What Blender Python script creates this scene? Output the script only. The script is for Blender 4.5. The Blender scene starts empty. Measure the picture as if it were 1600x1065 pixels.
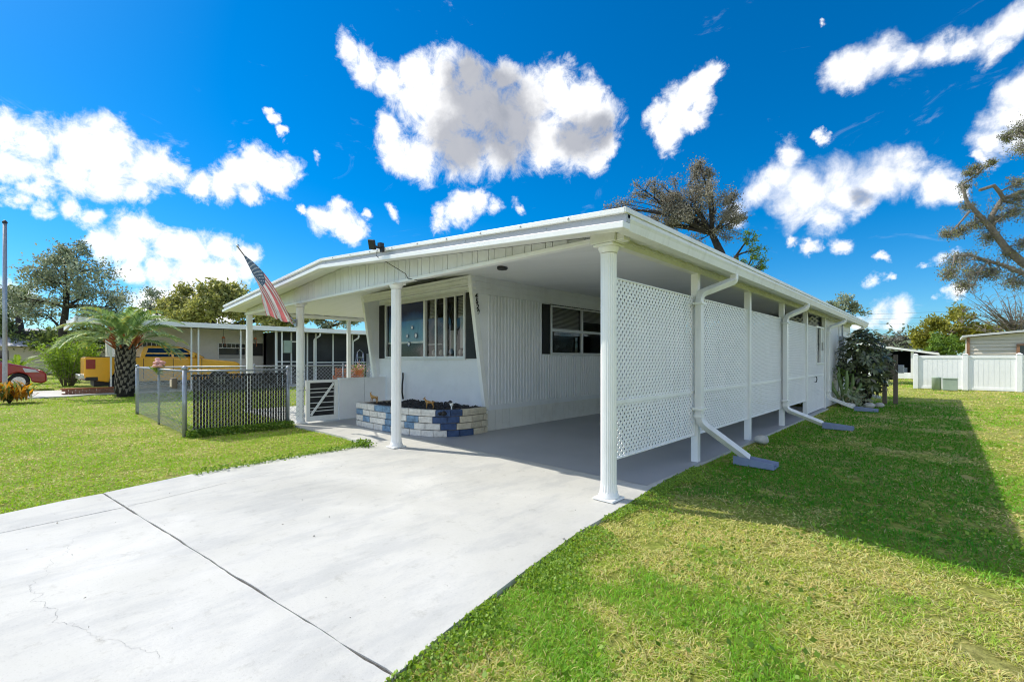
import bpy, math, random
import numpy as np
from mathutils import Vector, Matrix
random.seed(7); RS = np.random.RandomState(11)
C = bpy.context.scene.collection
sc = bpy.context.scene
PI = math.pi
def V(*a): return Vector(a)

# ------------------------------------------------------------------ materials
def new_mat(name):
    m = bpy.data.materials.new(name); m.use_nodes = True
    nt = m.node_tree; nt.nodes.clear()
    out = nt.nodes.new('ShaderNodeOutputMaterial')
    return m, nt, out
def N(nt, t, **kw):
    n = nt.nodes.new(t)
    for k, v in kw.items():
        if k.startswith('i_'):
            key = k[2:]
            key = int(key) if key.isdigit() else key.replace('_', ' ')
            n.inputs[key].default_value = v
        else: setattr(n, k, v)
    return n
def ramp(nt, stops):
    r = nt.nodes.new('ShaderNodeValToRGB'); e = r.color_ramp.elements
    while len(e) < len(stops): e.new(0.5)
    for i, (p, c) in enumerate(stops):
        e[i].position = p; e[i].color = (*c, 1) if len(c) == 3 else c
    return r
def basic(name, col, rough=0.6, var=0.12, scale=3.0, bump=0.0, bscale=40, metal=0.0, spec=0.5, dirt=None, dirt_amt=0.0, coat=0.0, stretch=None):
    """principled paint / plastic / metal whose colour drifts a little with two noises, with optional bump and grime"""
    m, nt, out = new_mat(name)
    p = N(nt, 'ShaderNodeBsdfPrincipled', i_Roughness=rough, i_Metallic=metal)
    p.inputs['Specular IOR Level'].default_value = spec
    p.inputs['Coat Weight'].default_value = coat
    tc = N(nt, 'ShaderNodeTexCoord')
    vec = tc.outputs['Object']
    if stretch:
        mp = N(nt, 'ShaderNodeMapping'); mp.inputs['Scale'].default_value = stretch
        nt.links.new(vec, mp.inputs[0]); vec = mp.outputs[0]
    n1 = N(nt, 'ShaderNodeTexNoise', i_Scale=scale, i_Detail=6.0, i_Roughness=0.6)
    nt.links.new(vec, n1.inputs['Vector'])
    a = [max(0, c*(1-var)) for c in col]; b = [min(1, c*(1+var*.6)) for c in col]
    r = ramp(nt, [(0.3, a), (0.7, b)]); nt.links.new(n1.outputs[0], r.inputs[0])
    colout = r.outputs[0]
    if dirt:
        n2 = N(nt, 'ShaderNodeTexNoise', i_Scale=scale*2.3, i_Detail=8.0, i_Roughness=0.7)
        nt.links.new(vec, n2.inputs['Vector'])
        mr = N(nt, 'ShaderNodeMapRange'); mr.inputs[1].default_value = .5; mr.inputs[2].default_value = .75
        mr.inputs[3].default_value = 0; mr.inputs[4].default_value = dirt_amt
        nt.links.new(n2.outputs[0], mr.inputs[0])
        mx = N(nt, 'ShaderNodeMix', data_type='RGBA'); mx.inputs[7].default_value = (*dirt, 1)
        nt.links.new(mr.outputs[0], mx.inputs[0]); nt.links.new(colout, mx.inputs[6]); colout = mx.outputs[2]
    nt.links.new(colout, p.inputs['Base Color'])
    if bump:
        n3 = N(nt, 'ShaderNodeTexNoise', i_Scale=bscale, i_Detail=5.0)
        nt.links.new(vec, n3.inputs['Vector'])
        bp = N(nt, 'ShaderNodeBump', i_Strength=bump, i_Distance=0.01)
        nt.links.new(n3.outputs[0], bp.inputs['Height']); nt.links.new(bp.outputs[0], p.inputs['Normal'])
    nt.links.new(p.outputs[0], out.inputs[0])
    return m
def glass_mat(name, tint=(0.02, 0.022, 0.025), trans=0.92, rough=0.02):
    m, nt, out = new_mat(name)
    g = N(nt, 'ShaderNodeBsdfGlossy', i_Roughness=rough)
    t = N(nt, 'ShaderNodeBsdfTransparent'); t.inputs[0].default_value = (trans, trans, trans, 1)
    f = N(nt, 'ShaderNodeFresnel', i_IOR=1.42)
    tc = N(nt, 'ShaderNodeTexCoord'); nz = N(nt, 'ShaderNodeTexNoise', i_Scale=1.3, i_Detail=1.0)
    nt.links.new(tc.outputs['Object'], nz.inputs['Vector'])
    bp = N(nt, 'ShaderNodeBump', i_Strength=0.05, i_Distance=0.05)
    nt.links.new(nz.outputs[0], bp.inputs['Height']); nt.links.new(bp.outputs[0], g.inputs['Normal'])
    mx = N(nt, 'ShaderNodeMixShader')
    nt.links.new(f.outputs[0], mx.inputs[0]); nt.links.new(t.outputs[0], mx.inputs[1]); nt.links.new(g.outputs[0], mx.inputs[2])
    nt.links.new(mx.outputs[0], out.inputs[0])
    return m
def leaf_mat(name, dark, light, trans=0.35, rough=0.55, spec=0.3, warm=None):
    """leaf colour from the per-face attribute 'v' (0 dark .. 1 light), part of the light passing through"""
    m, nt, out = new_mat(name)
    at = N(nt, 'ShaderNodeAttribute', attribute_name='v')
    stops = [(0.0, dark), (1.0, light)] if warm is None else [(0.0, dark), (0.72, light), (1.0, warm)]
    r = ramp(nt, stops); nt.links.new(at.outputs['Fac'], r.inputs[0])
    p = N(nt, 'ShaderNodeBsdfPrincipled', i_Roughness=rough); p.inputs['Specular IOR Level'].default_value = spec
    t = N(nt, 'ShaderNodeBsdfTranslucent')
    nt.links.new(r.outputs[0], p.inputs['Base Color'])
    hs = N(nt, 'ShaderNodeHueSaturation', i_Hue=0.485, i_Saturation=1.15, i_Value=1.3); nt.links.new(r.outputs[0], hs.inputs['Color'])
    nt.links.new(hs.outputs[0], t.inputs[0])
    mx = N(nt, 'ShaderNodeMixShader', i_0=trans)
    nt.links.new(p.outputs[0], mx.inputs[1]); nt.links.new(t.outputs[0], mx.inputs[2]); nt.links.new(mx.outputs[0], out.inputs[0])
    return m

M = {}
M['white'] = basic('white_painted_metal', (.82, .82, .80), .42, .05, 1.2, dirt=(.55, .54, .48), dirt_amt=.25)
M['trim'] = basic('white_trim_paint', (.86, .86, .83), .38, .05, 2.0, dirt=(.6, .58, .5), dirt_amt=.22)
M['beam'] = basic('cream_white_beam', (.80, .80, .74), .45, .06, 2.0, dirt=(.5, .48, .36), dirt_amt=.3)
M['siding'] = basic('white_aluminium_siding', (.77, .78, .80), .5, .06, .9, dirt=(.50, .50, .47), dirt_amt=.35, stretch=(1, 1, .25), bump=.12, bscale=2.5)
M['stucco'] = basic('white_stucco_panel', (.84, .85, .86), .75, .06, 1.4, bump=.25, bscale=55, dirt=(.6, .6, .58), dirt_amt=.25)
M['skirt'] = basic('white_skirting', (.74, .73, .69), .6, .07, 1.5, dirt=(.42, .38, .3), dirt_amt=.35)
M['ceil'] = basic('carport_pan_ceiling', (.76, .77, .77), .45, .05, .8, dirt=(.5, .5, .48), dirt_amt=.25, stretch=(.25, 2.5, 1))
M['vinyl'] = basic('white_vinyl_lattice', (.88, .88, .87), .4, .04, 2.0, dirt=(.66, .64, .58), dirt_amt=.2)
M['gutter'] = basic('white_gutter', (.80, .80, .79), .35, .05, 1.1, dirt=(.42, .41, .36), dirt_amt=.45, stretch=(1, 2, .3), bump=.1, bscale=3)
M['greyband'] = basic('grey_roof_edge', (.42, .43, .46), .5, .1, 3)
M['roof'] = basic('white_roof_metal', (.74, .74, .72), .5, .08, 1, dirt=(.4, .38, .33), dirt_amt=.4)
M['black'] = basic('black_paint', (.012, .012, .013), .5, .3, 6)
M['shutter'] = basic('black_shutter', (.010, .010, .011), .55, .3, 6)
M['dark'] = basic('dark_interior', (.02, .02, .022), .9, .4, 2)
M['glass'] = glass_mat('window_glass')
M['alum'] = basic('aluminium_frame', (.72, .72, .71), .4, .06, 5, metal=.25)
M['blind'] = basic('grey_blind', (.45, .44, .42), .7, .1, 4)
M['galv'] = basic('galvanised_steel', (.36, .39, .43), .45, .22, 14, metal=.55)
M['wire'] = basic('chain_link_wire', (.34, .37, .42), .5, .15, 10, metal=.4)
M['slat'] = basic('black_privacy_slat', (.004, .004, .005), .5, .35, 8)
M['brickw'] = basic('cream_block', (.74, .71, .65), .85, .22, 9, bump=.6, bscale=60, dirt=(.33, .29, .23), dirt_amt=.5)
M['brickt'] = basic('tan_block', (.62, .56, .43), .85, .22, 9, bump=.6, bscale=60, dirt=(.3, .25, .17), dirt_amt=.5)
M['brickb'] = basic('blue_block', (.20, .32, .45), .85, .45, 9, bump=.6, bscale=60, dirt=(.04, .07, .14), dirt_amt=.6)
M['brickn'] = basic('navy_block', (.045, .085, .19), .75, .4, 9, bump=.6, bscale=60)
M['mortar'] = basic('mortar', (.22, .20, .18), .9, .3, 20)
M['rock'] = basic('black_lava_rock', (.025, .024, .026), .7, .5, 12, bump=.5, bscale=30)
M['splash'] = basic('blue_grey_plastic', (.20, .25, .38), .5, .15, 5)
M['stone'] = basic('pale_stone', (.5, .49, .45), .85, .2, 12, bump=.5, bscale=25)
M['bark'] = basic('grey_bark', (.10, .085, .07), .9, .45, 5, bump=.8, bscale=14)
M['barkd'] = basic('dark_bark', (.035, .03, .027), .9, .45, 5, bump=.8, bscale=14)
M['barkp'] = basic('pale_bark', (.22, .19, .155), .9, .35, 5, bump=.8, bscale=14)
M['wood'] = basic('weathered_wood', (.16, .13, .10), .85, .3, 6, bump=.4, bscale=30, stretch=(1, 1, .1))
M['cedar'] = basic('red_cedar', (.42, .13, .05), .6, .25, 8)
M['tyre'] = basic('tyre_rubber', (.015, .015, .016), .8, .3, 8)
M['chrome'] = basic('alloy', (.55, .55, .56), .25, .1, 5, metal=.9)
M['yellow'] = basic('yellow_truck_paint', (.95, .46, .02), .3, .06, 1.5, coat=.6, dirt=(.5, .24, .03), dirt_amt=.15)
M['red'] = basic('dark_red_car_paint', (.30, .018, .022), .3, .08, 1.5, coat=.8)
M['carglass'] = basic('dark_car_glass', (.012, .016, .022), .05, .2, 1, spec=.8)
M['taillight'] = basic('red_lens', (.30, .02, .015), .2, .2, 10)
M['headlight'] = basic('clear_lens', (.55, .57, .6), .1, .15, 10)
M['plastic'] = basic('dark_plastic', (.03, .03, .032), .6, .3, 6)
M['beige'] = basic('beige_siding', (.88, .84, .77), .6, .08, .7, dirt=(.4, .35, .28), dirt_amt=.25)
M['nroof'] = basic('neighbour_roof', (.62, .62, .60), .55, .1, .7, dirt=(.3, .28, .25), dirt_amt=.4)
M['screen'] = basic('dark_insect_screen', (.03, .032, .034), .7, .5, 1.2)
M['cream'] = basic('cream_wall', (.60, .54, .44), .7, .07, .6, dirt=(.5, .46, .38), dirt_amt=.2)
M['brickred'] = basic('red_brick', (.30, .14, .09), .85, .3, 8, bump=.5, bscale=30)
M['stemgreen'] = basic('succulent_green', (.16, .24, .08), .5, .3, 8)
M['utility'] = basic('utility_green', (.34, .42, .34), .5, .12, 3)
M['rust'] = basic('rusty_trim', (.30, .15, .08), .8, .3, 5)
M['deer'] = basic('tan_deer', (.50, .27, .07), .6, .25, 14)
M['deerw'] = basic('cream_patch', (.62, .50, .36), .6, .2, 14)
M['pink'] = basic('pink_petals', (.85, .45, .40), .6, .2, 20)
M['red_f'] = basic('flag_red', (.74, .22, .24), .8, .2, 5)
M['wht_f'] = basic('flag_white', (.86, .84, .83), .8, .1, 5)
M['blu_f'] = basic('flag_blue', (.11, .16, .24), .8, .2, 5)
for k in ('red_f', 'wht_f', 'blu_f'):                       # thin cloth lets part of the sun through
    nt = M[k].node_tree; p = [n for n in nt.nodes if n.type == 'BSDF_PRINCIPLED'][0]
    o = [n for n in nt.nodes if n.type == 'OUTPUT_MATERIAL'][0]
    t = N(nt, 'ShaderNodeBsdfTranslucent'); mx = N(nt, 'ShaderNodeMixShader', i_0=.45)
    nt.links.new(p.inputs['Base Color'].links[0].from_socket, t.inputs[0])
    nt.links.new(p.outputs[0], mx.inputs[1]); nt.links.new(t.outputs[0], mx.inputs[2]); nt.links.new(mx.outputs[0], o.inputs[0])
M['leaf_oak'] = leaf_mat('oak_leaf', (.05, .075, .025), (.24, .31, .10), .3)
M['leaf_grey'] = leaf_mat('grey_green_leaf', (.09, .115, .075), (.40, .46, .32), .3, warm=(0.323, 0.285, 0.171))
M['leaf_brown'] = leaf_mat('brown_green_leaf', (.075, .072, .060), (.36, .34, .27), .3, warm=(0.399, 0.304, 0.171))
M['leaf_green'] = leaf_mat('bright_green_leaf', (0.051, 0.102, 0.020), (0.255, 0.391, 0.068), .4)
M['leaf_yellow'] = leaf_mat('yellow_green_leaf', (.13, .14, .025), (.46, .45, .09), .4)
M['leaf_olive'] = leaf_mat('olive_leaf', (.07, .095, .025), (.46, .48, .16), .35, warm=(0.510, 0.459, 0.221))
M['leaf_dark'] = leaf_mat('dark_glossy_leaf', (.016, .024, .010), (.19, .23, .10), .15, rough=.28, spec=.7)
M['leaf_palm'] = leaf_mat('palm_leaflet', (.04, .105, .025), (.31, .45, .18), .3, warm=(0.544, 0.448, 0.080))
M['leaf_croton'] = leaf_mat('croton_leaf', (0.264, 0.084, 0.018), (0.720, 0.408, 0.060), .4, warm=(0.816, 0.600, 0.192))
M['leaf_moss'] = leaf_mat('spanish_moss', (0.128, 0.128, 0.104), (0.352, 0.336, 0.272), .3)
M['weed'] = leaf_mat('broad_weed_leaf', (.07, .16, .02), (.34, .50, .09), .4)

# ------------------------------------------------------------------ geometry helpers
class MB:
    """collects shapes in world coordinates; build() links them as ONE mesh object"""
    def __init__(s): s.v = []; s.f = []; s.m = []; s.sm = []
    def face(s, idx, m=0, sm=False): s.f.append(tuple(idx)); s.m.append(m); s.sm.append(sm)
    def quad(s, a, b, c, d, m=0):
        n = len(s.v); s.v += [tuple(a), tuple(b), tuple(c), tuple(d)]; s.face((n, n+1, n+2, n+3), m); return s
    def poly(s, pts, m=0):
        n = len(s.v); s.v += [tuple(p) for p in pts]; s.face(range(n, n+len(pts)), m); return s
    def hexa(s, p, m=0):
        n = len(s.v); s.v += [tuple(q) for q in p]
        for q in ((3,2,1,0), (4,5,6,7), (0,1,5,4), (1,2,6,5), (2,3,7,6), (3,0,4,7)): s.face([n+i for i in q], m)
        return s
    def box(s, x0, x1, y0, y1, z0, z1, m=0):
        return s.hexa([(x0,y0,z0),(x1,y0,z0),(x1,y1,z0),(x0,y1,z0),(x0,y0,z1),(x1,y0,z1),(x1,y1,z1),(x0,y1,z1)], m)
    def obox(s, c, ax, ay, az, hx, hy, hz, m=0):
        c = Vector(c); ax = Vector(ax).normalized()*hx; ay = Vector(ay).normalized()*hy; az = Vector(az).normalized()*hz
        return s.hexa([c-ax-ay-az, c+ax-ay-az, c+ax+ay-az, c-ax+ay-az, c-ax-ay+az, c+ax-ay+az, c+ax+ay+az, c-ax+ay+az], m)
    def bar(s, a, b, w, h, up=(0,0,1), m=0):
        a = Vector(a); b = Vector(b); d = b-a; L = d.length; d.normalize(); up = Vector(up)
        if abs(d.dot(up)) > .98: up = Vector((1,0,0))
        sx = d.cross(up).normalized(); sz = sx.cross(d)
        return s.obox((a+b)/2, d, sx, sz, L/2, w/2, h/2, m)
    def prism(s, pts, ext, m=0):
        n = len(pts); b = len(s.v); e = Vector(ext)
        s.v += [tuple(p) for p in pts] + [tuple(Vector(p)+e) for p in pts]
        s.face(range(b+n-1, b-1, -1), m); s.face(range(b+n, b+2*n), m)
        for i in range(n): j = (i+1) % n; s.face((b+i, b+j, b+n+j, b+n+i), m)
        return s
    def tube(s, pts, rad, n=8, m=0, caps=True, sm=True, flat=None):
        pts = [Vector(p) for p in pts]
        if not hasattr(rad, '__len__'): rad = [rad]*len(pts)
        b = len(s.v); prev = None
        for i, p in enumerate(pts):
            d = (pts[min(i+1, len(pts)-1)] - pts[max(i-1, 0)])
            if d.length < 1e-9: d = Vector((0,0,1))
            d.normalize()
            if prev is None:
                r = Vector((1,0,0)) if abs(d.x) < .8 else Vector((0,1,0))
                prev = (r - d*r.dot(d)).normalized()
            else:
                prev = (prev - d*prev.dot(d)); prev = prev.normalized() if prev.length > 1e-6 else d.orthogonal().normalized()
            q = d.cross(prev)
            for k in range(n):
                a = 2*PI*(k+.5)/n; s.v.append(tuple(p + (prev*math.cos(a) + q*math.sin(a))*rad[i]))
        for i in range(len(pts)-1):
            for k in range(n):
                k2 = (k+1) % n; s.face((b+i*n+k, b+i*n+k2, b+(i+1)*n+k2, b+(i+1)*n+k), m, sm)
        if caps:
            s.face([b+k for k in range(n-1, -1, -1)], m); s.face([b+(len(pts)-1)*n+k for k in range(n)], m)
        return s
    def lathe(s, c, prof, n=24, m=0, sm=True, flute=0, fd=0.0):
        b = len(s.v); c = Vector(c)
        for (r, z) in prof:
            for k in range(n):
                a = 2*PI*k/n; rr = r - (fd if flute and k % 2 else 0)
                s.v.append((c.x+rr*math.cos(a), c.y+rr*math.sin(a), c.z+z))
        for i in range(len(prof)-1):
            for k in range(n):
                k2 = (k+1) % n; s.face((b+i*n+k, b+i*n+k2, b+(i+1)*n+k2, b+(i+1)*n+k), m, sm)
        s.face([b+k for k in range(n-1, -1, -1)], m); s.face([b+(len(prof)-1)*n+k for k in range(n)], m)
        return s
    def blob(s, c, rx, ry, rz, n=8, rings=5, jit=0.0, m=0, sm=True):
        b = len(s.v); c = Vector(c)
        for i in range(rings+1):
            t = PI*i/rings
            for k in range(n):
                a = 2*PI*k/n; j = 1 + random.uniform(-jit, jit)
                s.v.append((c.x+rx*j*math.sin(t)*math.cos(a), c.y+ry*j*math.sin(t)*math.sin(a), c.z-rz*j*math.cos(t)))
        for i in range(rings):
            for k in range(n):
                k2 = (k+1) % n; s.face((b+i*n+k, b+i*n+k2, b+(i+1)*n+k2, b+(i+1)*n+k), m, sm)
        return s
    def build_split(s, name, mats, parent=None, bevel=0.0):
        """the same, one object for each connected piece"""
        par = list(range(len(s.v)))
        def find(a):
            while par[a] != a: par[a] = par[par[a]]; a = par[a]
            return a
        for f in s.f:
            for k in f[1:]: par[find(k)] = find(f[0])
        groups = {}
        for i, f in enumerate(s.f): groups.setdefault(find(f[0]), []).append(i)
        out = []
        for g in groups.values():
            p = MB(); mp = {}
            for i in g:
                for k in s.f[i]:
                    if k not in mp: mp[k] = len(p.v); p.v.append(s.v[k])
                p.face([mp[k] for k in s.f[i]], s.m[i], s.sm[i])
            out.append(p.build(name, mats, parent, bevel))
        return out
    def build(s, name, mats, parent=None, bevel=0.0, label=None):
        if not isinstance(mats, (list, tuple)): mats = [mats]
        off = Vector((0,0,0))
        p = parent
        while p is not None: off += p.location; p = p.parent
        me = bpy.data.meshes.new(name)
        me.from_pydata([tuple(Vector(q)-off) for q in s.v], [], s.f)
        for m in mats: me.materials.append(m)
        me.polygons.foreach_set('material_index', s.m); me.polygons.foreach_set('use_smooth', s.sm)
        me.validate(); me.update()
        o = bpy.data.objects.new(name, me); C.objects.link(o)
        if parent is not None: o.parent = parent
        if bevel:
            bm = o.modifiers.new('Bevel', 'BEVEL'); bm.width = bevel; bm.segments = 2; bm.limit_method = 'ANGLE'; bm.angle_limit = .7
            bm.harden_normals = False
        if label: o['label'] = label
        return o
def thing(name, label, cat, loc=(0,0,0), group=None):
    o = bpy.data.objects.new(name, None); C.objects.link(o); o.location = loc; o.empty_display_size = .1
    o['label'] = label; o['category'] = cat
    if group: o['group'] = group
    return o
def tag(o, label, cat, group=None, kind=None):
    o['label'] = label; o['category'] = cat
    if group: o['group'] = group
    if kind: o['kind'] = kind
    return o
def struct(o, label=None):
    o['kind'] = 'structure'
    if label: o['label'] = label
    return o
def children_of(o): return [c for c in C.objects if c.parent == o]
def copy_tree(o, parent=None):
    c = o.copy(); C.objects.link(c)
    if parent is not None: c.parent = parent
    for ch in children_of(o): copy_tree(ch, c)
    return c
def np_mesh(name, verts, quads, mats, parent=None, v=None, matidx=None, tris=False, col=None):
    """big meshes from numpy: verts (n,3), faces (m,4) or (m,3); v = per-face attribute used by the leaf materials"""
    if not isinstance(mats, (list, tuple)): mats = [mats]
    off = np.zeros(3); p = parent
    while p is not None: off += np.array(p.location); p = p.parent
    verts = (np.asarray(verts, dtype=np.float64) - off).astype(np.float32)
    quads = np.asarray(quads, dtype=np.int32); k = quads.shape[1]
    me = bpy.data.meshes.new(name)
    me.vertices.add(len(verts)); me.vertices.foreach_set('co', verts.ravel())
    me.loops.add(quads.size); me.loops.foreach_set('vertex_index', quads.ravel())
    me.polygons.add(len(quads)); me.polygons.foreach_set('loop_start', np.arange(0, quads.size, k, dtype=np.int32))
    for m in mats: me.materials.append(m)
    if matidx is not None: me.polygons.foreach_set('material_index', np.asarray(matidx, dtype=np.int32))
    if v is not None:
        a = me.attributes.new('v', 'FLOAT', 'FACE'); a.data.foreach_set('value', np.asarray(v, dtype=np.float32))
    if col is not None:
        a = me.attributes.new('col', 'FLOAT_COLOR', 'FACE'); a.data.foreach_set('color', np.asarray(col, dtype=np.float32).ravel())
    me.update(calc_edges=True)
    o = bpy.data.objects.new(name, me); C.objects.link(o)
    if parent is not None: o.parent = parent
    return o
def vnoise(x, y, seed=0):
    """smooth value noise 0..1 on numpy arrays"""
    xi = np.floor(x).astype(np.int64); yi = np.floor(y).astype(np.int64); fx = x-xi; fy = y-yi
    fx = fx*fx*(3-2*fx); fy = fy*fy*(3-2*fy)
    def h(a, b):
        n = (a*374761393 + b*668265263 + seed*982451653) & 0xffffffff
        n = ((n ^ (n >> 13))*1274126177) & 0xffffffff
        return ((n ^ (n >> 16)) & 0xffff)/65535.0
    return (h(xi,yi)*(1-fx)+h(xi+1,yi)*fx)*(1-fy) + (h(xi,yi+1)*(1-fx)+h(xi+1,yi+1)*fx)*fy
def fbm(x, y, seed=0, o=3):
    s = 0; a = .5; t = 0
    for i in range(o): s = s + a*vnoise(x*2**i, y*2**i, seed+i*17); t += a; a *= .5
    return s/t
def leaf_quads(P, size, aspect=.45, seed=0, droop=0.2, updir=None):
    """one rhombus leaf per row of P (n,3); returns verts, quads"""
    r = np.random.RandomState(seed); n = len(P)
    d = r.normal(size=(n,3)); d[:,2] -= droop
    if updir is not None: d += updir
    d /= np.linalg.norm(d, axis=1)[:,None]
    q = r.normal(size=(n,3)); w = np.cross(d, q); w /= np.linalg.norm(w, axis=1)[:,None]+1e-9
    s = np.asarray(size)*r.uniform(.6, 1.3, n); s = s[:,None]
    a = P - d*s*.5; b = P + w*s*aspect*.5; c = P + d*s*.5; e = P - w*s*aspect*.5
    verts = np.stack([a,b,c,e], 1).reshape(-1,3)
    return verts, np.arange(4*n).reshape(n,4)
SKY_TINT = (.58, .84, 1.06, 1); SKY_SAT = 1.26; SKY_VAL = 1.10
CLOUD_WHITE = (9.6, 9.6, 9.6, 1); CLOUD_GREY = (3.5, 3.65, 4.1, 1); CLOUD_FILL = (19.5, 19.3, 18.8, 1)
SUN_E = 4.9
TREES = [
    ('broad_tree', [(-50.71, 1.51, -0.05, 0.34), (-50.6, 1.61, 3.43, 0.27), (-50.42, 1.79, 5.46, 0.2), (-50.31, 1.89, 7.23, 0.13)],
     [(-50.25, 0.28, 7.28, 1.57), (-49.16, 1.64, 8.9, 1.58), (-47.8, 3.0, 8.22, 1.68), (-51.88, -0.47, 5.98, 1.39), (-49.99, 4.1, 6.93, 1.79), (-49.78, 1.66, 6.9, 1.8), (-52.32, 0.57, 4.99, 1.64), (-47.65, 4.56, 5.37, 1.22), (-47.49, 2.98, 5.33, 1.47), (-49.42, 2.36, 9.7, 1.01), (-52.7, 1.01, 8.96, 1.25)], {'leaf': 'leaf_grey', 'bark': 'barkd', 'n': 1150, 'ls': 0.24}),
    ('dark_tree', [(-61.95, -0.89, -0.05, 0.4), (-61.87, -0.81, 3.77, 0.3), (-62.04, -0.97, 6.13, 0.2)],
     [(-63.74, -1.81, 6.8, 1.8), (-62.33, -1.37, 4.23, 1.89), (-61.13, 0.01, 3.3, 1.78), (-59.29, 1.64, 2.88, 1.77), (-57.83, 4.07, 3.33, 1.57), (-58.75, 3.03, 2.3, 1.44), (-66.2, -3.42, 5.65, 2.06), (-65.38, -4.52, 3.75, 2.0)], {'leaf': 'leaf_oak', 'bark': 'barkd', 'n': 1700, 'ls': 0.32}),
    ('slim_tree', [(-60.7, 8.57, -0.05, 0.3), (-60.75, 8.52, 4.78, 0.22), (-60.8, 8.48, 6.81, 0.14)],
     [(-60.81, 8.59, 7.63, 1.08), (-60.4, 7.9, 6.06, 1.33), (-60.31, 9.27, 6.29, 1.22), (-61.71, 7.33, 5.1, 1.35)], {'leaf': 'leaf_grey', 'bark': 'barkd', 'n': 700, 'ls': 0.28}),
    ('olive_tree', [(-44.21, 10.43, -0.05, 0.5), (-44.29, 10.36, 3.54, 0.4), (-44.4, 10.25, 5.15, 0.28)],
     [(-43.8, 10.11, 6.79, 1.27), (-47.04, 9.53, 6.27, 1.55), (-43.47, 11.42, 6.46, 1.4), (-47.82, 8.31, 5.13, 1.43), (-43.17, 9.96, 4.94, 1.77), (-42.3, 12.23, 5.47, 1.5), (-39.25, 13.25, 5.11, 1.44), (-39.72, 14.92, 4.62, 1.29), (-44.93, 8.58, 4.28, 1.26)], {'leaf': 'leaf_olive', 'bark': 'barkd', 'n': 2300, 'ls': 0.33}),
    ('grey_tree', [(-42.87, 19.97, -0.05, 0.3), (-42.96, 19.89, 2.64, 0.25), (-43.1, 19.76, 4.5, 0.15)],
     [(-44.99, 18.27, 5.32, 1.12), (-42.68, 19.13, 5.06, 1.1), (-41.92, 20.67, 5.29, 1.24), (-40.05, 21.66, 5.06, 1.22), (-38.48, 22.91, 4.92, 1.21), (-38.12, 25.52, 5.18, 1.39)], {'leaf': 'leaf_grey', 'bark': 'barkd', 'n': 1100, 'ls': 0.3}),
    ('live_oak', [(-10.23, 31.65, -0.05, 0.42), (-10.29, 31.59, 4.78, 0.36), (-10.41, 31.48, 7.1, 0.32), (-10.66, 31.24, 8.37, 0.26), (-11.09, 30.84, 9.64, 0.18)],
     [(-12.67, 30.86, 13.32, 1.4), (-13.82, 29.11, 11.67, 1.47), (-14.23, 27.73, 12.44, 0.84), (-15.41, 26.34, 11.19, 0.84), (-11.01, 31.31, 11.3, 1.37), (-12.54, 29.19, 10.55, 1.43), (-11.9, 31.44, 9.61, 1.31), (-13.93, 29.32, 10.44, 1.04), (-10.14, 32.14, 11.73, 0.85), (-9.78, 31.23, 10.26, 0.74), (-11.91, 30.04, 11.62, 1.27), (-13.21, 29.04, 12.44, 0.85), (-16.25, 25.66, 10.42, 0.67), (-11.77, 28.96, 11.24, 1.39), (-10.69, 29.72, 11.99, 1.14), (-13.23, 29.37, 11.34, 1.28), (-10.05, 30.61, 9.81, 0.98), (-11.37, 29.71, 13.6, 0.74)], {'leaf': 'leaf_brown', 'bark': 'barkd', 'n': 1900, 'ls': 0.125}),
    ('drooping_tree', [(-10.32, 32.95, -0.05, 0.3), (-10.38, 32.89, 5.33, 0.24), (-10.25, 33.01, 8.39, 0.16)],
     [(-9.63, 33.64, 9.62, 0.61), (-9.27, 33.8, 8.71, 0.7), (-9.76, 34.37, 8.09, 0.8), (-9.17, 34.3, 7.9, 0.62), (-10.27, 33.07, 7.96, 0.61)], {'leaf': 'leaf_green', 'bark': 'barkd', 'n': 420, 'ls': 0.15}),
    ('far_oak', [(-8.28, 63.83, -0.05, 0.4), (-8.33, 63.78, 4.33, 0.3), (-8.38, 63.73, 6.53, 0.2)],
     [(-8.51, 64.69, 7.79, 1.26), (-9.35, 62.88, 7.12, 1.03), (-7.43, 65.16, 6.86, 1.03), (-8.45, 65.17, 6.63, 1.2)], {'leaf': 'leaf_grey', 'bark': 'barkd', 'n': 700, 'ls': 0.3}),
    ('yellow_tree', [(0.81, 77.97, -0.05, 0.3), (0.76, 77.92, 2.58, 0.25), (0.64, 77.81, 4.55, 0.15)],
     [(-0.33, 77.08, 5.2, 1.74), (1.51, 79.21, 6.17, 1.75), (-1.94, 75.75, 4.02, 1.43), (2.72, 78.73, 4.9, 1.56), (-1.73, 76.88, 3.0, 1.12), (0.94, 78.67, 4.18, 1.91), (2.37, 79.88, 3.38, 1.59), (4.14, 82.26, 4.6, 1.44)], {'leaf': 'leaf_yellow', 'bark': 'barkp', 'n': 1700, 'ls': 0.36}),
    ('green_shrub_tree', [(0.11, 69.04, -0.05, 0.2), (0.11, 69.04, 1.4, 0.15), (0.11, 69.04, 2.46, 0.1)],
     [(0.01, 69.99, 3.19, 1.14), (-0.8, 67.74, 2.38, 0.98), (0.92, 69.14, 2.38, 0.98), (0.11, 68.37, 1.96, 1.26)], {'leaf': 'leaf_green', 'bark': 'barkd', 'n': 900, 'ls': 0.3}),
    ('pale_tree', [(-5.62, 104.95, -0.05, 0.3), (-5.62, 104.95, 2.53, 0.25), (-5.62, 104.95, 4.22, 0.15)],
     [(-6.31, 103.45, 4.75, 1.57), (-4.34, 104.87, 4.07, 1.45), (-7.65, 102.77, 3.65, 1.57), (-3.06, 106.34, 4.75, 1.34), (-5.68, 106.03, 3.11, 1.59)], {'leaf': 'leaf_moss', 'bark': 'barkp', 'n': 600, 'ls': 0.45}),
]
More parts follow.
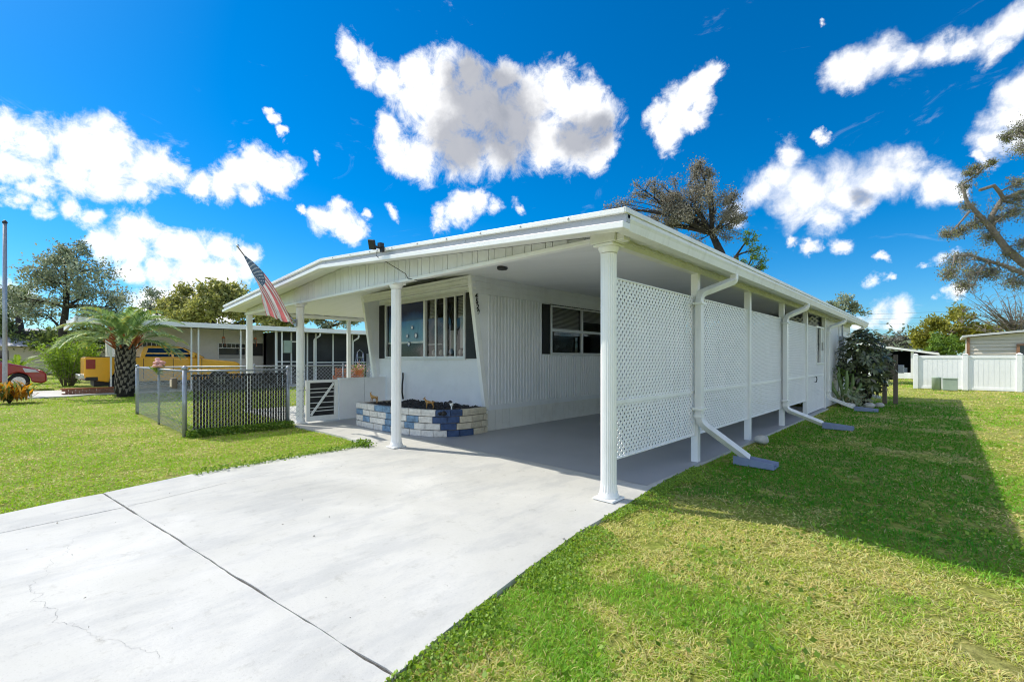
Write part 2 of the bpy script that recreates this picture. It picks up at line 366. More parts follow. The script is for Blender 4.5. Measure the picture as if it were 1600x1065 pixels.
OAK_LIMBS = {
    'main': [(7.4, 51.13, -0.05, 0.55), (7.07, 50.82, 4.1, 0.36), (5.76, 49.58, 6.81, 0.3), (4.13, 48.03, 8.07, 0.26), (3.21, 47.16, 9.15, 0.22), (2.43, 46.42, 10.59, 0.19), (1.71, 45.74, 11.68, 0.14), (1.22, 45.27, 12.4, 0.11), (0.96, 45.02, 13.61, 0.09), (1.77, 45.8, 14.38, 0.04)],
    'up': [(2.53, 47.21, 10.74, 0.2), (2.46, 47.14, 11.47, 0.17), (3.03, 47.68, 12.75, 0.14), (4.16, 48.75, 13.35, 0.12), (5.52, 50.04, 13.99, 0.1)],
    'stub': [(3.21, 47.16, 12.4, 0.12), (2.88, 46.85, 13.12, 0.13), (2.59, 46.57, 13.57, 0.12), (1.87, 45.89, 13.25, 0.11)],
    'low': [(5.33, 48.35, 6.71, 0.22), (4.02, 47.1, 7.28, 0.17), (3.09, 46.22, 7.81, 0.13), (2.16, 45.33, 8.17, 0.09), (1.32, 44.54, 8.56, 0.09), (0.58, 43.84, 8.48, 0.05)],
    'top': [(6.74, 50.51, 8.61, 0.3), (6.09, 49.89, 13.12, 0.2), (5.43, 49.27, 15.82, 0.12), (4.13, 48.03, 16.95, 0.06), (3.47, 47.41, 17.08, 0.03)],
    'tw': [(2.29, 45.46, 8.17, 0.08), (1.8, 45.0, 7.37, 0.05), (1.55, 44.76, 6.49, 0.03)],
    'tw2': [(1.35, 45.39, 11.77, 0.08), (0.79, 44.87, 10.86, 0.05), (0.33, 44.43, 10.14, 0.03)],
}
OAK_CLUMPS = [(1.69, 46.06, 10.94, 0.68), (2.36, 47.03, 10.0, 0.73), (2.8, 47.59, 11.41, 0.64), (1.28, 46.55, 12.42, 0.46), (1.04, 45.76, 13.66, 0.37), (1.69, 46.88, 15.09, 0.65), (2.36, 45.05, 14.79, 0.35), (1.25, 45.2, 14.35, 0.36), (0.88, 46.17, 10.57, 0.93), (0.21, 44.72, 10.23, 0.55), (0.88, 46.05, 8.51, 1.11), (0.26, 43.3, 7.12, 0.88), (1.51, 45.46, 7.34, 1.08), (2.39, 45.68, 7.43, 0.98), (3.48, 47.54, 6.73, 0.99), (1.12, 45.39, 6.61, 0.72), (3.37, 45.97, 11.45, 0.79), (3.8, 46.94, 13.57, 0.62), (3.75, 47.06, 12.51, 0.71), (3.97, 49.03, 17.82, 0.92), (3.33, 48.01, 17.16, 0.55), (4.23, 47.19, 15.87, 1.06), (4.7, 49.4, 18.39, 1.15), (4.03, 46.95, 9.33, 0.66), (3.33, 47.6, 8.89, 0.64), (4.67, 47.52, 11.52, 1.1), (5.27, 47.74, 13.63, 1.31), (5.9, 50.73, 18.0, 1.61), (6.62, 49.6, 19.54, 1.77), (7.26, 50.22, 15.12, 1.77), (8.29, 53.31, 12.08, 1.86), (7.23, 52.01, 8.78, 1.61)]
BARE_TRUNK = [(5.93, 69.05, -0.05, 0.3), (5.84, 68.96, 2.7, 0.22), (5.23, 68.38, 4.32, 0.15)]
BARE_TIPS = [(3.15, 66.62, 4.16), (5.91, 71.46, 7.57), (5.97, 71.26, 4.23), (3.11, 64.52, 6.53), (2.15, 64.36, 7.82), (5.28, 69.41, 8.29), (3.55, 68.54, 7.05), (4.39, 67.48, 6.86), (6.11, 71.84, 8.23), (1.42, 66.67, 5.15), (1.34, 63.95, 4.84), (4.84, 65.51, 7.9), (2.36, 63.98, 4.11), (6.44, 71.97, 4.4), (3.51, 66.88, 6.72), (6.47, 70.93, 7.88), (6.22, 66.76, 4.45), (7.35, 69.51, 7.73), (5.18, 67.45, 4.3), (7.19, 69.21, 5.83), (3.2, 64.12, 7.23), (2.31, 68.34, 5.47), (2.39, 68.37, 8.28), (4.63, 66.37, 6.38), (5.12, 68.03, 4.71), (4.15, 69.65, 8.21), (1.49, 66.7, 6.26), (2.17, 67.96, 5.27), (5.2, 66.18, 4.77), (4.21, 69.32, 7.76), (3.31, 69.31, 6.51), (6.81, 69.62, 4.08), (4.44, 67.51, 5.12), (3.05, 64.36, 6.35), (3.86, 69.62, 4.15), (5.28, 67.54, 6.03), (1.86, 66.74, 7.19), (7.11, 71.74, 6.81), (6.42, 70.41, 5.33), (6.34, 70.56, 6.77), (3.15, 67.9, 6.27), (6.0, 71.57, 7.18), (5.27, 65.73, 5.57), (4.9, 69.02, 7.23), (4.33, 68.34, 4.81), (6.56, 70.44, 6.8), (6.01, 68.29, 4.67), (6.89, 70.99, 4.59), (7.67, 70.79, 4.18), (4.85, 69.88, 7.68), (7.52, 71.61, 6.27), (5.8, 67.11, 5.02), (6.46, 70.46, 5.82), (4.1, 68.82, 5.68), (5.2, 65.75, 5.01), (2.32, 66.44, 6.41), (2.7, 66.7, 5.36), (1.47, 63.3, 6.1), (1.56, 63.89, 7.54), (2.33, 63.07, 7.15)]
PUFFS_CRISP = [(-0.6111, 0.6531, 0.4472, 0.0524), (-0.7075, 0.5466, 0.448, 0.0468), (-0.7557, 0.3808, 0.5328, 0.028), (-0.7488, 0.4099, 0.5209, 0.033), (-0.7323, 0.4491, 0.5119, 0.0341), (-0.6971, 0.4874, 0.5258, 0.0386), (-0.6639, 0.5277, 0.5299, 0.039), (-0.6336, 0.5639, 0.5297, 0.0328), (-0.7226, 0.4908, 0.4868, 0.0444), (-0.6856, 0.545, 0.4825, 0.0683), (-0.6384, 0.6011, 0.4809, 0.0692), (-0.598, 0.6041, 0.5267, 0.0287), (-0.5692, 0.6529, 0.4997, 0.0476), (-0.5264, 0.6769, 0.5144, 0.0378), (-0.5039, 0.7069, 0.4964, 0.0427), (-0.4898, 0.7397, 0.4615, 0.046), (-0.5705, 0.6927, 0.4413, 0.062), (-0.5259, 0.7377, 0.4233, 0.0503), (-0.4848, 0.7655, 0.4232, 0.0307), (-0.7748, 0.4893, 0.4003, 0.0377), (-0.7479, 0.5304, 0.3991, 0.0481), (-0.7002, 0.589, 0.4034, 0.0562), (-0.646, 0.6434, 0.4108, 0.0466), (-0.7676, 0.4707, 0.4349, 0.0251), (-0.5078, 0.7667, 0.3929, 0.0243), (-0.3833, 0.8018, 0.4585, 0.0285), (-0.3518, 0.8135, 0.463, 0.0342), (-0.3192, 0.8195, 0.4759, 0.029), (-0.2887, 0.8211, 0.4923, 0.0179), (-0.3693, 0.8256, 0.4266, 0.0333), (-0.3318, 0.8369, 0.4354, 0.0237), (-0.3787, 0.8325, 0.4043, 0.0204), (-0.313, 0.8331, 0.4561, 0.0209), (-0.947, -0.0286, 0.32, 0.0297), (-0.9485, -0.0011, 0.3168, 0.0311), (-0.9604, -0.0199, 0.2778, 0.0308), (-0.9468, 0.0248, 0.3207, 0.0154), (-0.9488, 0.0524, 0.3115, 0.034), (-0.9403, 0.0884, 0.3286, 0.0355), (-0.9602, 0.0389, 0.2766, 0.0306), (-0.9542, 0.0821, 0.2876, 0.0384), (-0.9411, 0.1279, 0.3129, 0.0377), (-0.9364, 0.1593, 0.3126, 0.0261), (-0.9362, 0.1879, 0.2969, 0.0253), (-0.9247, 0.2279, 0.3049, 0.0303), (-0.908, 0.2585, 0.3296, 0.0371), (-0.8898, 0.306, 0.3385, 0.0387), (-0.8933, 0.2749, 0.3555, 0.0248), (-0.927, 0.2334, 0.2934, 0.0204), (-0.9129, 0.2756, 0.301, 0.0212), (-0.9544, 0.1215, 0.2728, 0.0217), (-0.8844, 0.3264, 0.3335, 0.0153), (-0.9727, -0.0171, 0.2314, 0.015), (-0.9749, 0.012, 0.2221, 0.0158), (-0.9706, 0.0393, 0.2374, 0.0197), (-0.9724, 0.0647, 0.224, 0.0171), (-0.9692, 0.1234, 0.2131, 0.0297), (-0.9794, 0.0765, 0.187, 0.0211), (-0.9781, 0.108, 0.1778, 0.033), (-0.9692, 0.1577, 0.1893, 0.0311), (-0.9626, 0.1931, 0.1899, 0.0344), (-0.95, 0.2392, 0.2005, 0.0339), (-0.9415, 0.2788, 0.1892, 0.0243), (-0.9774, 0.1502, 0.1486, 0.0331), (-0.97, 0.1946, 0.1458, 0.0389), (-0.9587, 0.2414, 0.1505, 0.0408), (-0.9841, 0.1128, 0.1369, 0.0242), (-0.9467, 0.2782, 0.1623, 0.02), (-0.9693, 0.0053, 0.2458, 0.0186), (-0.9955, -0.0454, 0.0827, 0.0371), (-0.9843, 0.1513, 0.0909, 0.0443), (-0.9701, 0.2239, 0.0935, 0.0447), (-0.9445, 0.3132, 0.0989, 0.0289), (-0.9953, -0.0207, 0.0944, 0.0185), (-0.9759, 0.1863, 0.1137, 0.0368), (-0.8538, 0.279, 0.4395, 0.0099), (-0.8568, 0.2904, 0.4261, 0.0121), (-0.8612, 0.3047, 0.4069, 0.0114), (-0.8947, 0.3513, 0.2759, 0.0103), (-0.8836, 0.3859, 0.2652, 0.0283), (-0.8687, 0.4177, 0.2665, 0.0313), (-0.862, 0.4412, 0.2496, 0.0246), (-0.8621, 0.4119, 0.2953, 0.0214), (-0.8413, 0.4605, 0.283, 0.0123), (-0.7577, 0.5821, 0.2951, 0.0258), (-0.7278, 0.6123, 0.3088, 0.0336), (-0.7022, 0.6339, 0.3241, 0.0258), (-0.7698, 0.5748, 0.2774, 0.0156)]
PUFFS_SOFT = [(-0.6797, 0.6582, 0.3236, 0.0181), (-0.6464, 0.6909, 0.3238, 0.0143), (-0.8143, 0.4964, 0.3008, 0.0149), (-0.8479, 0.374, 0.3757, 0.01), (-0.1061, 0.8817, 0.4597, 0.0271), (-0.0753, 0.8891, 0.4514, 0.0295), (-0.0937, 0.8933, 0.4395, 0.0186), (-0.0457, 0.8942, 0.4454, 0.0237), (-0.0161, 0.8977, 0.4403, 0.0228), (0.0107, 0.899, 0.4377, 0.0204), (0.036, 0.8976, 0.4393, 0.0251), (0.0597, 0.8944, 0.4433, 0.0254), (0.082, 0.8902, 0.4482, 0.0268), (0.0456, 0.9078, 0.4169, 0.0168), (-0.1892, 0.9125, 0.3626, 0.0258), (-0.2088, 0.9209, 0.3292, 0.033), (-0.24, 0.9215, 0.3053, 0.0343), (-0.2739, 0.9181, 0.2864, 0.0267), (-0.1747, 0.9372, 0.302, 0.0464), (-0.123, 0.9486, 0.2917, 0.0478), (-0.079, 0.9526, 0.2939, 0.0381), (-0.0471, 0.9526, 0.3006, 0.0277), (-0.0172, 0.9614, 0.2747, 0.0252), (-0.1954, 0.9426, 0.2708, 0.0375), (-0.1493, 0.9546, 0.2576, 0.032), (-0.105, 0.9594, 0.2618, 0.0247), (-0.1277, 0.9182, 0.3749, 0.0111), (0.0002, 0.964, 0.2659, 0.0115), (-0.1285, 0.97, 0.2064, 0.0179), (-0.1698, 0.9635, 0.2068, 0.0145), (-0.2, 0.9548, 0.2198, 0.0128), (-0.069, 0.9828, 0.1713, 0.0121), (-0.0922, 0.987, 0.1317, 0.0145), (-0.0735, 0.9882, 0.134, 0.0095), (-0.0065, 0.9875, 0.1574, 0.0172), (0.0131, 0.9855, 0.169, 0.0134), (-0.0238, 0.988, 0.1528, 0.0097), (0.0522, 0.9491, 0.3106, 0.0238), (0.0749, 0.94, 0.3329, 0.0282), (0.0857, 0.9306, 0.3557, 0.0272), (0.0873, 0.947, 0.309, 0.028), (0.037, 0.9553, 0.2933, 0.0123), (-0.0807, 0.9935, 0.0798, 0.0231), (-0.0493, 0.9962, 0.0725, 0.0241), (-0.0575, 0.9966, 0.0591, 0.015), (0.0118, 0.9955, 0.0945, 0.0119), (-0.1085, 0.9917, 0.0693, 0.0179), (-0.1236, 0.8424, 0.5245, 0.0065), (-0.0155, 0.8673, 0.4975, 0.0115), (0.1027, 0.9314, 0.3493, 0.0398)]
PUFFS_GREY = [(-0.6436, 0.5648, 0.5165, 0.0577), (-0.6248, 0.6401, 0.4472, 0.0786), (-0.685, 0.5844, 0.4351, 0.0692), (-0.6322, 0.6037, 0.4857, 0.0873), (-0.5181, 0.7375, 0.4332, 0.0498), (-0.4854, 0.755, 0.4409, 0.0397), (-0.0964, 0.9591, 0.2662, 0.0206)]
# ================================================================== THE WHITE MOBILE HOME AND ITS CARPORT
RX, LX, KX = -2.0, -14.1, -8.05
YF, YB = 3.52, 21.2                        # front and back edge of the roof
def roof_z(x): return 2.70 + (RX-x)*(.47/6.05) if x > KX else 3.17 - (KX-x)*(.35/6.05)
def ceil_z(x): return 2.615 + (RX-x)*.0813 if x > KX else 3.107 - (KX-x)*(.42/6.05)
home = thing('mobile_home', 'long white mobile home with a flat-pitched carport roof and white lattice side panels', 'house', (-8.0, 6.0, 0))
# roof slab
b = MB()
sec = [(RX-.1, YF+.06, roof_z(RX-.1)), (KX, YF+.06, 3.17), (LX+.05, YF+.06, roof_z(LX+.05)), (LX+.05, YF+.06, ceil_z(LX+.05)+.012), (KX, YF+.06, 3.119), (RX-.1, YF+.06, ceil_z(RX-.1)+.012)]
b.prism(sec, (0, YB-YF-.06, 0))
roof = b.build('roof', M['roof'], home)
def slope_strip(zt, zb, y0, y1, m, name, bev=0):
    b = MB()
    for xa, xb in ((RX, KX), (KX, LX)):
        pts = [(xa, y0, roof_z(xa)+zt), (xb, y0, roof_z(xb)+zt), (xb, y0, roof_z(xb)+zb), (xa, y0, roof_z(xa)+zb)]
        b.prism(pts, (0, y1-y0, 0))
    return b.build(name, m, roof, bev)
slope_strip(.012, -.035, YF, YF+.1, M['trim'], 'edge_cap', .004)
slope_strip(-.037, -.108, YF+.035, YF+.1, M['greyband'], 'edge_band')
slope_strip(-.110, -.170, YF-.02, YF+.1, M['trim'], 'fascia_rail', .006)
b = MB(); b.box(RX-.02, RX+.012, YF+.003, YB, 2.668, 2.715); b.build('edge_cap', M['gutter'], roof, .004)
b = MB()                                                     # screws along the cap
for x in np.arange(-2.6, -8, -.62): b.blob((x, YF-.003, roof_z(x)-.012), .012, .006, .012, 6, 3)
for x in np.arange(-2.9, -8, -1.25): b.blob((x, YF+.033, roof_z(x)-.07), .012, .006, .012, 6, 3)
b.build_split('screw', M['galv'], roof)
b = MB()                                                     # gutter: a K-shaped trough
pr = [(RX+.0, 2.665), (RX+.0, 2.63), (RX-.012, 2.60), (RX-.03, 2.535), (RX-.125, 2.53), (RX-.125, 2.665)]
b.prism([(x, YF+.06, z) for x, z in pr], (0, YB-YF-.06, 0)); b.build('gutter', M['gutter'], roof, .003)
b = MB(); b.box(LX, LX+.07, YF+.1, YB, 2.68, 2.80); b.build('gutter', M['gutter'], roof, .004)
# ceiling pans with a stepped seam every 30 cm
b = MB()
y = YF+.12
while y < 20.3:
    y2 = y+.305
    for xa, xb in ((RX-.13, -6.39), (-6.39, KX), (KX, LX+.08)):
        b.quad((xa, y, ceil_z(xa)), (xb, y, ceil_z(xb)), (xb, y2-.02, ceil_z(xb)-.020), (xa, y2-.02, ceil_z(xa)-.020))
        b.quad((xa, y2-.02, ceil_z(xa)-.020), (xb, y2-.02, ceil_z(xb)-.020), (xb, y2, ceil_z(xb)), (xa, y2, ceil_z(xa)))
    y = y2
b.build('ceiling', M['ceil'], home)
# gable siding in vertical boards, alternate widths, behind the fascia
b = MB()
x = -2.95; k = 0
b.prism([(-2.75, 4.0, 2.63), (KX, 4.0, 2.63), (-13.7, 4.0, 2.63), (-13.7, 4.0, max(2.64, ceil_z(-13.7))), (KX, 4.0, ceil_z(KX)-.01), (-2.75, 4.0, ceil_z(-2.75)-.01)], (0, .03, 0))
while x > -13.6:
    w = (.205, .105)[k % 2]; x2 = max(x-w, -13.65); za, zb = ceil_z(x)-.013, ceil_z(x2)-.013
    if min(za, zb) > 2.66: b.prism([(x, 3.975, 2.63), (x2+.010, 3.975, 2.63), (x2+.010, 3.975, zb), (x, 3.975, za)], (0, .024, 0))
    x = x2; k += 1
b.build('gable_siding', M['siding'], home)
b = MB(); b.box(-13.75, -2.55, 3.945, 4.04, 2.585, 2.632); b.build('front_beam', M['trim'], home, .005)
b = MB(); b.box(-2.50, -2.40, 4.06, 20.3, 2.548, 2.645); b.build('side_beam', M['beam'], home, .005)
b = MB(); b.box(-2.403, -2.388, 4.10, 20.3, 2.60, 2.612); b.build('beam_lip', M['beam'], home)
b = MB(); b.box(-13.78, -13.66, 4.05, 12.5, 2.60, 2.69); b.build('side_beam', M['beam'], home, .005)
# fluted columns along the front and a square post at the left corner
def column(x, y, top):
    col = MB(); prof = [(.092, 0.06), (.084, .12), (.079, .16), (.079, top-.10), (.083, top-.09)]
    col.lathe((x, y, 0), prof, 44, sm=False, flute=1, fd=.0055)
    c = col.build('carport_column', M['trim'], home)
    b = MB(); b.box(x-.115, x+.115, y-.115, y+.115, 0.004, .026); b.lathe((x, y, 0), [(.108, .026), (.103, .045), (.092, .065), (.088, .085)], 24); b.build('base', M['trim'], c, .006)
    b = MB(); b.lathe((x, y, 0), [(.083, top-.085), (.094, top-.06), (.106, top-.04), (.106, top-.025)], 24); b.box(x-.112, x+.112, y-.112, y+.112, top-.025, top); b.build('cap', M['trim'], c, .005)
    return c
column(-2.42, 3.95, 2.53); column(-6.27, 3.95, 2.583); column(-10.02, 3.95, 2.583)
b = MB(); b.box(-2.56, -2.28, 3.83, 4.055, 2.532, 2.655); b.box(-2.28, -2.20, 3.86, 3.98, 2.535, 2.60); b.build('beam_end_block', M['beam'], home, .006)
def square_post(x, y, top, w=.095, z0=0.0):
    b = MB(); b.box(x-w/2, x+w/2, y-w/2, y+w/2, z0, top); return b.build('carport_post', M['white'], home, .006)
square_post(-13.7, 4.05, 2.60, .13); square_post(-13.7, 6.9, 2.60, .10); square_post(-13.7, 11.8, 2.60, .10)
PY = [6.22, 8.50, 10.78, 13.02, 15.40]
for y in PY: square_post(-2.45, y, 2.548)
# lattice panels: real diagonal slats clipped to each panel
def lattice(b, axis, c, u0, u1, z0, z1, pitch=.075, hw=.0130, th=.005):
    """slats at +-45 degrees in the plane axis=c between u0..u1 and z0..z1"""
    for lay, sg in ((0, 1), (1, -1)):
        k0 = math.floor((min(u0, -u1)-z1-10)/pitch)
        lo = (u0 + sg*z0, u0 + sg*z1, u1 + sg*z0, u1 + sg*z1)
        s = math.ceil(min(lo)/pitch)*pitch
        while s < max(lo):
            # u + sg*z = s
            if sg > 0: ua, ub = max(u0, s-z1), min(u1, s-z0)
            else: ua, ub = max(u0, s+z0), min(u1, s+z1)
            if ub-ua > .012:
                za, zb = ((s-ua), (s-ub)) if sg > 0 else ((ua-s), (ub-s))
                d = c + (lay*2-1)*(th/2+.0003)
                A = (d, ua, za) if axis == 'x' else (ua, d, za); B = (d, ub, zb) if axis == 'x' else (ub, d, zb)
                b.bar(A, B, th if axis == 'x' else hw*2, hw*2 if axis == 'x' else th, up=(0, 0, 1)) if axis == 'x' else b.obox((Vector(A)+Vector(B))/2, Vector(B)-Vector(A), (0,1,0), (Vector(B)-Vector(A)).cross(Vector((0,1,0))), (Vector(B)-Vector(A)).length/2, th/2, hw)
            s += pitch
    return b
def lattice_panel(y0, y1, z0, z1, rail=True, hole=None):
    b = MB()
    if hole is None: lattice(b, 'x', -2.45, y0+.01, y1-.01, z0+.01, z1-.01)
    else:
        h0, h1, g0, g1 = hole
        lattice(b, 'x', -2.45, y0+.01, h0, z0+.01, z1-.01); lattice(b, 'x', -2.45, h0, y1-.01, z0+.01, g0)
    p = b.build('lattice_panel', M['vinyl'], home)
    b = MB(); t = .014
    b.box(-2.45-t, -2.45+t, y0, y1, z1-.016, z1); b.box(-2.45-t, -2.45+t, y0, y1, z0, z0+.018)
    b.box(-2.45-t, -2.45+t, y0, y0+.016, z0+.018, z1-.016); b.box(-2.45-t, -2.45+t, y1-.016, y1, z0+.018, z1-.016)
    if rail: b.box(-2.45+t*.3, -2.45+t+.001, y0+.02, (hole[0] if hole and False else y1)-.02, .93, .972)
    b.build('frame', M['vinyl'], p, .003)
    return p
lattice_panel(4.10, 6.17, .36, 2.235)
lattice_panel(6.27, 8.45, .36, 2.24)
lattice_panel(8.55, 10.73, .36, 2.24)
lattice_panel(10.83, 12.97, .36, 2.24)
door = lattice_panel(13.07, 15.33, .03, 2.24, True, (14.31, 15.31, 1.27, 2.24))
b = MB(); b.box(-2.475, -2.425, 14.29, 14.35, 1.29, 2.22); b.box(-2.475, -2.425, 14.88, 14.93, 1.29, 2.22); b.box(-2.475, -2.425, 14.29, 15.32, 1.25, 1.29); b.box(-2.475, -2.425, 14.29, 15.32, 2.225, 2.27)
b.build('hatch_frame', M['trim'], door, .003)
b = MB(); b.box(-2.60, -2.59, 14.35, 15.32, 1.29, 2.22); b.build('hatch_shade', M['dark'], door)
b = MB(); b.box(-2.585, -2.44, 14.95, 15.31, 1.3, 1.62); b.box(-2.5, -2.46, 14.95, 15.31, 1.85, 2.22); b.build_split('hatch_shutter', M['alum'], door, .003)
b = MB(); b.tube([(-2.435, 14.06, .93), (-2.40, 14.06, .93), (-2.385, 14.06, .86), (-2.40, 14.06, .79), (-2.435, 14.06, .79)], .011, 6); b.build('door_handle', M['plastic'], door)
# lattice partition across the carport
b = MB(); lattice(b, 'y', 15.25, -6.30, -2.56, .1, 2.60, .12, .02); b.build('lattice_partition', M['vinyl'], home)
# storage room closing the back of the carport
b = MB(); b.box(-2.50, -2.44, 15.45, 17.72, 0.0, 2.546)
b.box(-6.39, -2.5, 17.5, 17.56, 0, 2.6)
for i in range(12): b.hexa([(-2.5, 17.80, .03+i*.21), (-2.425, 17.80, .03+i*.21), (-2.425, 20.28, .03+i*.21), (-2.5, 20.28, .03+i*.21), (-2.5, 17.80, .238+i*.21), (-2.44, 17.80, .238+i*.21), (-2.44, 20.28, .238+i*.21), (-2.5, 20.28, .238+i*.21)])
b.box(-10.4, -2.5, 20.22, 20.28, 0, 2.55)
b.build('storage_wall', M['siding'], home)
b = MB(); b.box(-2.51, -2.418, 17.72, 17.80, 0, 2.546); b.box(-2.5, -2.43, 15.40+.048, 15.50, 2.0, 2.546); b.build_split('corner_trim', M['trim'], home, .004)
b = MB(); b.box(-2.425, -2.30, 17.92, 18.22, 1.45, 2.12); b.box(-2.425, -2.33, 17.95, 18.15, .95, 1.42); b.tube([(-2.37, 18.05, 2.12), (-2.37, 18.05, 2.53)], .025, 8); b.tube([(-2.38, 18.05, .0), (-2.38, 18.05, .95)], .02, 8)
b.build('electric_panel', M['galv'], home, .008)
# body of the home: ribbed side wall with a hole for the window
def ribbed(b, x, y0, y1, z0, z1, pitch=.092, d=.018):
    y = y0
    while y < y1-.001:
        ye = min(y+pitch, y1)
        ys = [y, min(y+.40*pitch, ye), min(y+.5*pitch, ye), min(y+.9*pitch, ye), ye]; xs = [0, 0, d, d, 0]
        for i in range(4):
            if ys[i+1]-ys[i] > 1e-5: b.quad((x+xs[i], ys[i], z0), (x+xs[i+1], ys[i+1], z0), (x+xs[i+1], ys[i+1], z1), (x+xs[i], ys[i], z1))
        y = ye
SX = -6.39
b = MB()
W0, W1, WZ0, WZ1 = 7.96, 10.42, 1.50, 2.60
ribbed(b, SX, 6.02, W0-.03, .5, 2.63); ribbed(b, SX, W1+.03, 15.4, .5, 2.63); ribbed(b, SX, W0-.03, W1+.03, .5, WZ0-.02); ribbed(b, SX, W0-.03, W1+.03, WZ1+.02, 2.63)
b.poly([(SX+.001, 5.97, .5), (SX+.001, 6.02, .5), (SX+.001, 6.02, 2.63), (SX+.001, 5.665, 2.63)])
wall = b.build('side_wall', M['siding'], home)
b = MB()                                               # three lapped boards under the ceiling, and the base board
for i in range(3):
    z0 = 2.632+i*.112; f = 5.665-i*.02
    b.prism([(SX-.02, f, z0), (SX+.026, f, z0), (SX+.012, f, z0+.112), (SX-.02, f, z0+.112)], (0, 15.4-f, 0))
b.prism([(SX-.02, 6.04, .40), (SX+.018, 6.04, .40), (SX+.018, 6.04, .50), (SX-.02, 6.04, .50)], (0, 9.3, 0))
b.build('lap_siding', M['siding'], home)
b = MB(); y = 6.06                                     # skirting in grooved panels
while y < 15.3:
    b.box(SX-.03, SX+.004, y, y+.196, 0.0, .40); y += .2
for x in np.arange(-10.4, SX-.1, .4): b.box(x, x+.396, 6.02, 6.05, 0.0, .30)
b.build('skirting', M['skirt'], home)
# raked wings at both ends of the front wall
for x0, x1 in ((SX-.06, SX+.006), (-10.46, -10.39)):
    b = MB(); b.prism([(x0, 6.06, 0.42), (x0, 6.06, 2.96), (x0, 5.60, 2.96), (x0, 5.985, .42)], (x1-x0, 0, 0)); b.build('side_wing', M['stucco'], home)
    b = MB(); dx = .012
    b.prism([(x0-dx, 5.975, .42), (x0-dx, 6.075, .42), (x0-dx, 5.70, 2.96), (x0-dx, 5.588, 2.96)], (x1-x0+2*dx, 0, 0)); b.build('corner_trim', M['trim'], home, .004)
    b = MB(); b.box(x0, x1, 5.985, 6.05, 0.004, .42); b.build('wing_base', M['trim'], home)
# front wall with the wide window
FX0, FX1, FZ0, FZ1 = -10.07, -7.03, 1.41, 2.735; FY = 6.05
b = MB()
b.box(-10.39, FX0, FY, FY+.06, .30, 2.96); b.box(FX1, SX-.06, FY, FY+.06, .30, 2.96); b.box(FX0, FX1, FY, FY+.06, .30, FZ0); b.box(FX0, FX1, FY, FY+.06, FZ1, 2.96)
b.build('front_wall', M['stucco'], home)
b = MB(); b.box(-10.385, SX-.062, FY-.022, FY-.002, .28, .33); b.build('sill_strip', M['trim'], home, .003)
b = MB()                                               # box header between the wings
b.hexa([(-10.385, 5.62, 2.80), (SX-.062, 5.62, 2.80), (SX-.062, FY-.002, 2.86), (-10.385, FY-.002, 2.86), (-10.385, 5.595, 2.955), (SX-.062, 5.595, 2.955), (SX-.062, FY-.002, 2.955), (-10.385, FY-.002, 2.955)])
b.box(-10.38, SX-.065, 5.585, 5.60, 2.875, 2.885); b.box(-10.38, SX-.065, 5.598, 5.625, 2.775, 2.80)
b.build('window_header', M['beam'], home)
def glazing(b, x0, x1, z0, z1): pass
fw = MB()
for x0, x1, z0, z1 in ((FX0, FX1, FZ0, FZ0+.04), (FX0, FX1, FZ1-.04, FZ1)): fw.box(x0, x1, FY-.035, FY+.03, z0, z1)
for x, w in ((FX0, .04), (-8.45, .075), (-7.72, .06), (FX1-.045, .045)): fw.box(x, x+w, FY-.037, FY+.03, FZ0+.04, FZ1-.04)
win = fw.build('front_window', M['alum'], home, .003)
b = MB()
for x in (-8.06, -7.40): b.box(x, x+.045, FY-.01, FY+.025, FZ0+.04, FZ1-.04)
b.box(FX0-.02, FX1+.02, FY-.05, FY-.001, FZ0-.03, FZ0-.002); b.box(FX0-.02, FX1+.02, FY-.03, FY-.001, FZ1+.002, FZ1+.04); b.build('sash', M['alum'], win, .003)
for x0, x1 in ((FX0+.04, -8.45), (-8.375, -7.72), (-7.66, FX1-.045)):
    b = MB(); b.quad((x0, FY+.012, FZ0+.04), (x1, FY+.012, FZ0+.04), (x1, FY+.012, FZ1-.04), (x0, FY+.012, FZ1-.04)); b.build('pane', M['glass'], win)
# printed blue shade, blinds and things standing behind the glass
m, nt, out = new_mat('blue_printed_shade')
p = N(nt, 'ShaderNodeBsdfPrincipled', i_Roughness=.7); tc = N(nt, 'ShaderNodeTexCoord'); sx = N(nt, 'ShaderNodeSeparateXYZ'); nz = N(nt, 'ShaderNodeTexNoise', i_Scale=2.2, i_Detail=6.0)
nt.links.new(tc.outputs['Generated'], sx.inputs[0]); nt.links.new(tc.outputs['Object'], nz.inputs['Vector'])
ad = N(nt, 'ShaderNodeMath', operation='MULTIPLY_ADD'); ad.inputs[1].default_value = .5; nt.links.new(nz.outputs[0], ad.inputs[0]); nt.links.new(sx.outputs['Z'], ad.inputs[2])
r = ramp(nt, [(.15, (.34, .50, .58)), (.55, (.20, .42, .60)), (.85, (.06, .17, .50)), (1.1, (.015, .03, .18))]); nt.links.new(ad.outputs[0], r.inputs[0]); nt.links.new(r.outputs[0], p.inputs['Base Color'])
nt.links.new(r.outputs[0], p.inputs['Emission Color']); p.inputs['Emission Strength'].default_value = 0.0
nt.links.new(p.outputs[0], out.inputs[0]); M['shade'] = m
b = MB(); b.quad((FX0+.05, FY+.05, 1.80), (-8.46, FY+.05, 1.80), (-8.46, FY+.05, FZ1-.04), (FX0+.05, FY+.05, FZ1-.04)); sh = b.build('window_shade', M['shade'], win)
b = MB(); b.box(FX0+.05, -8.46, FY+.04, FY+.06, 1.755, 1.80); b.build('bottom_bar', M['trim'], sh)
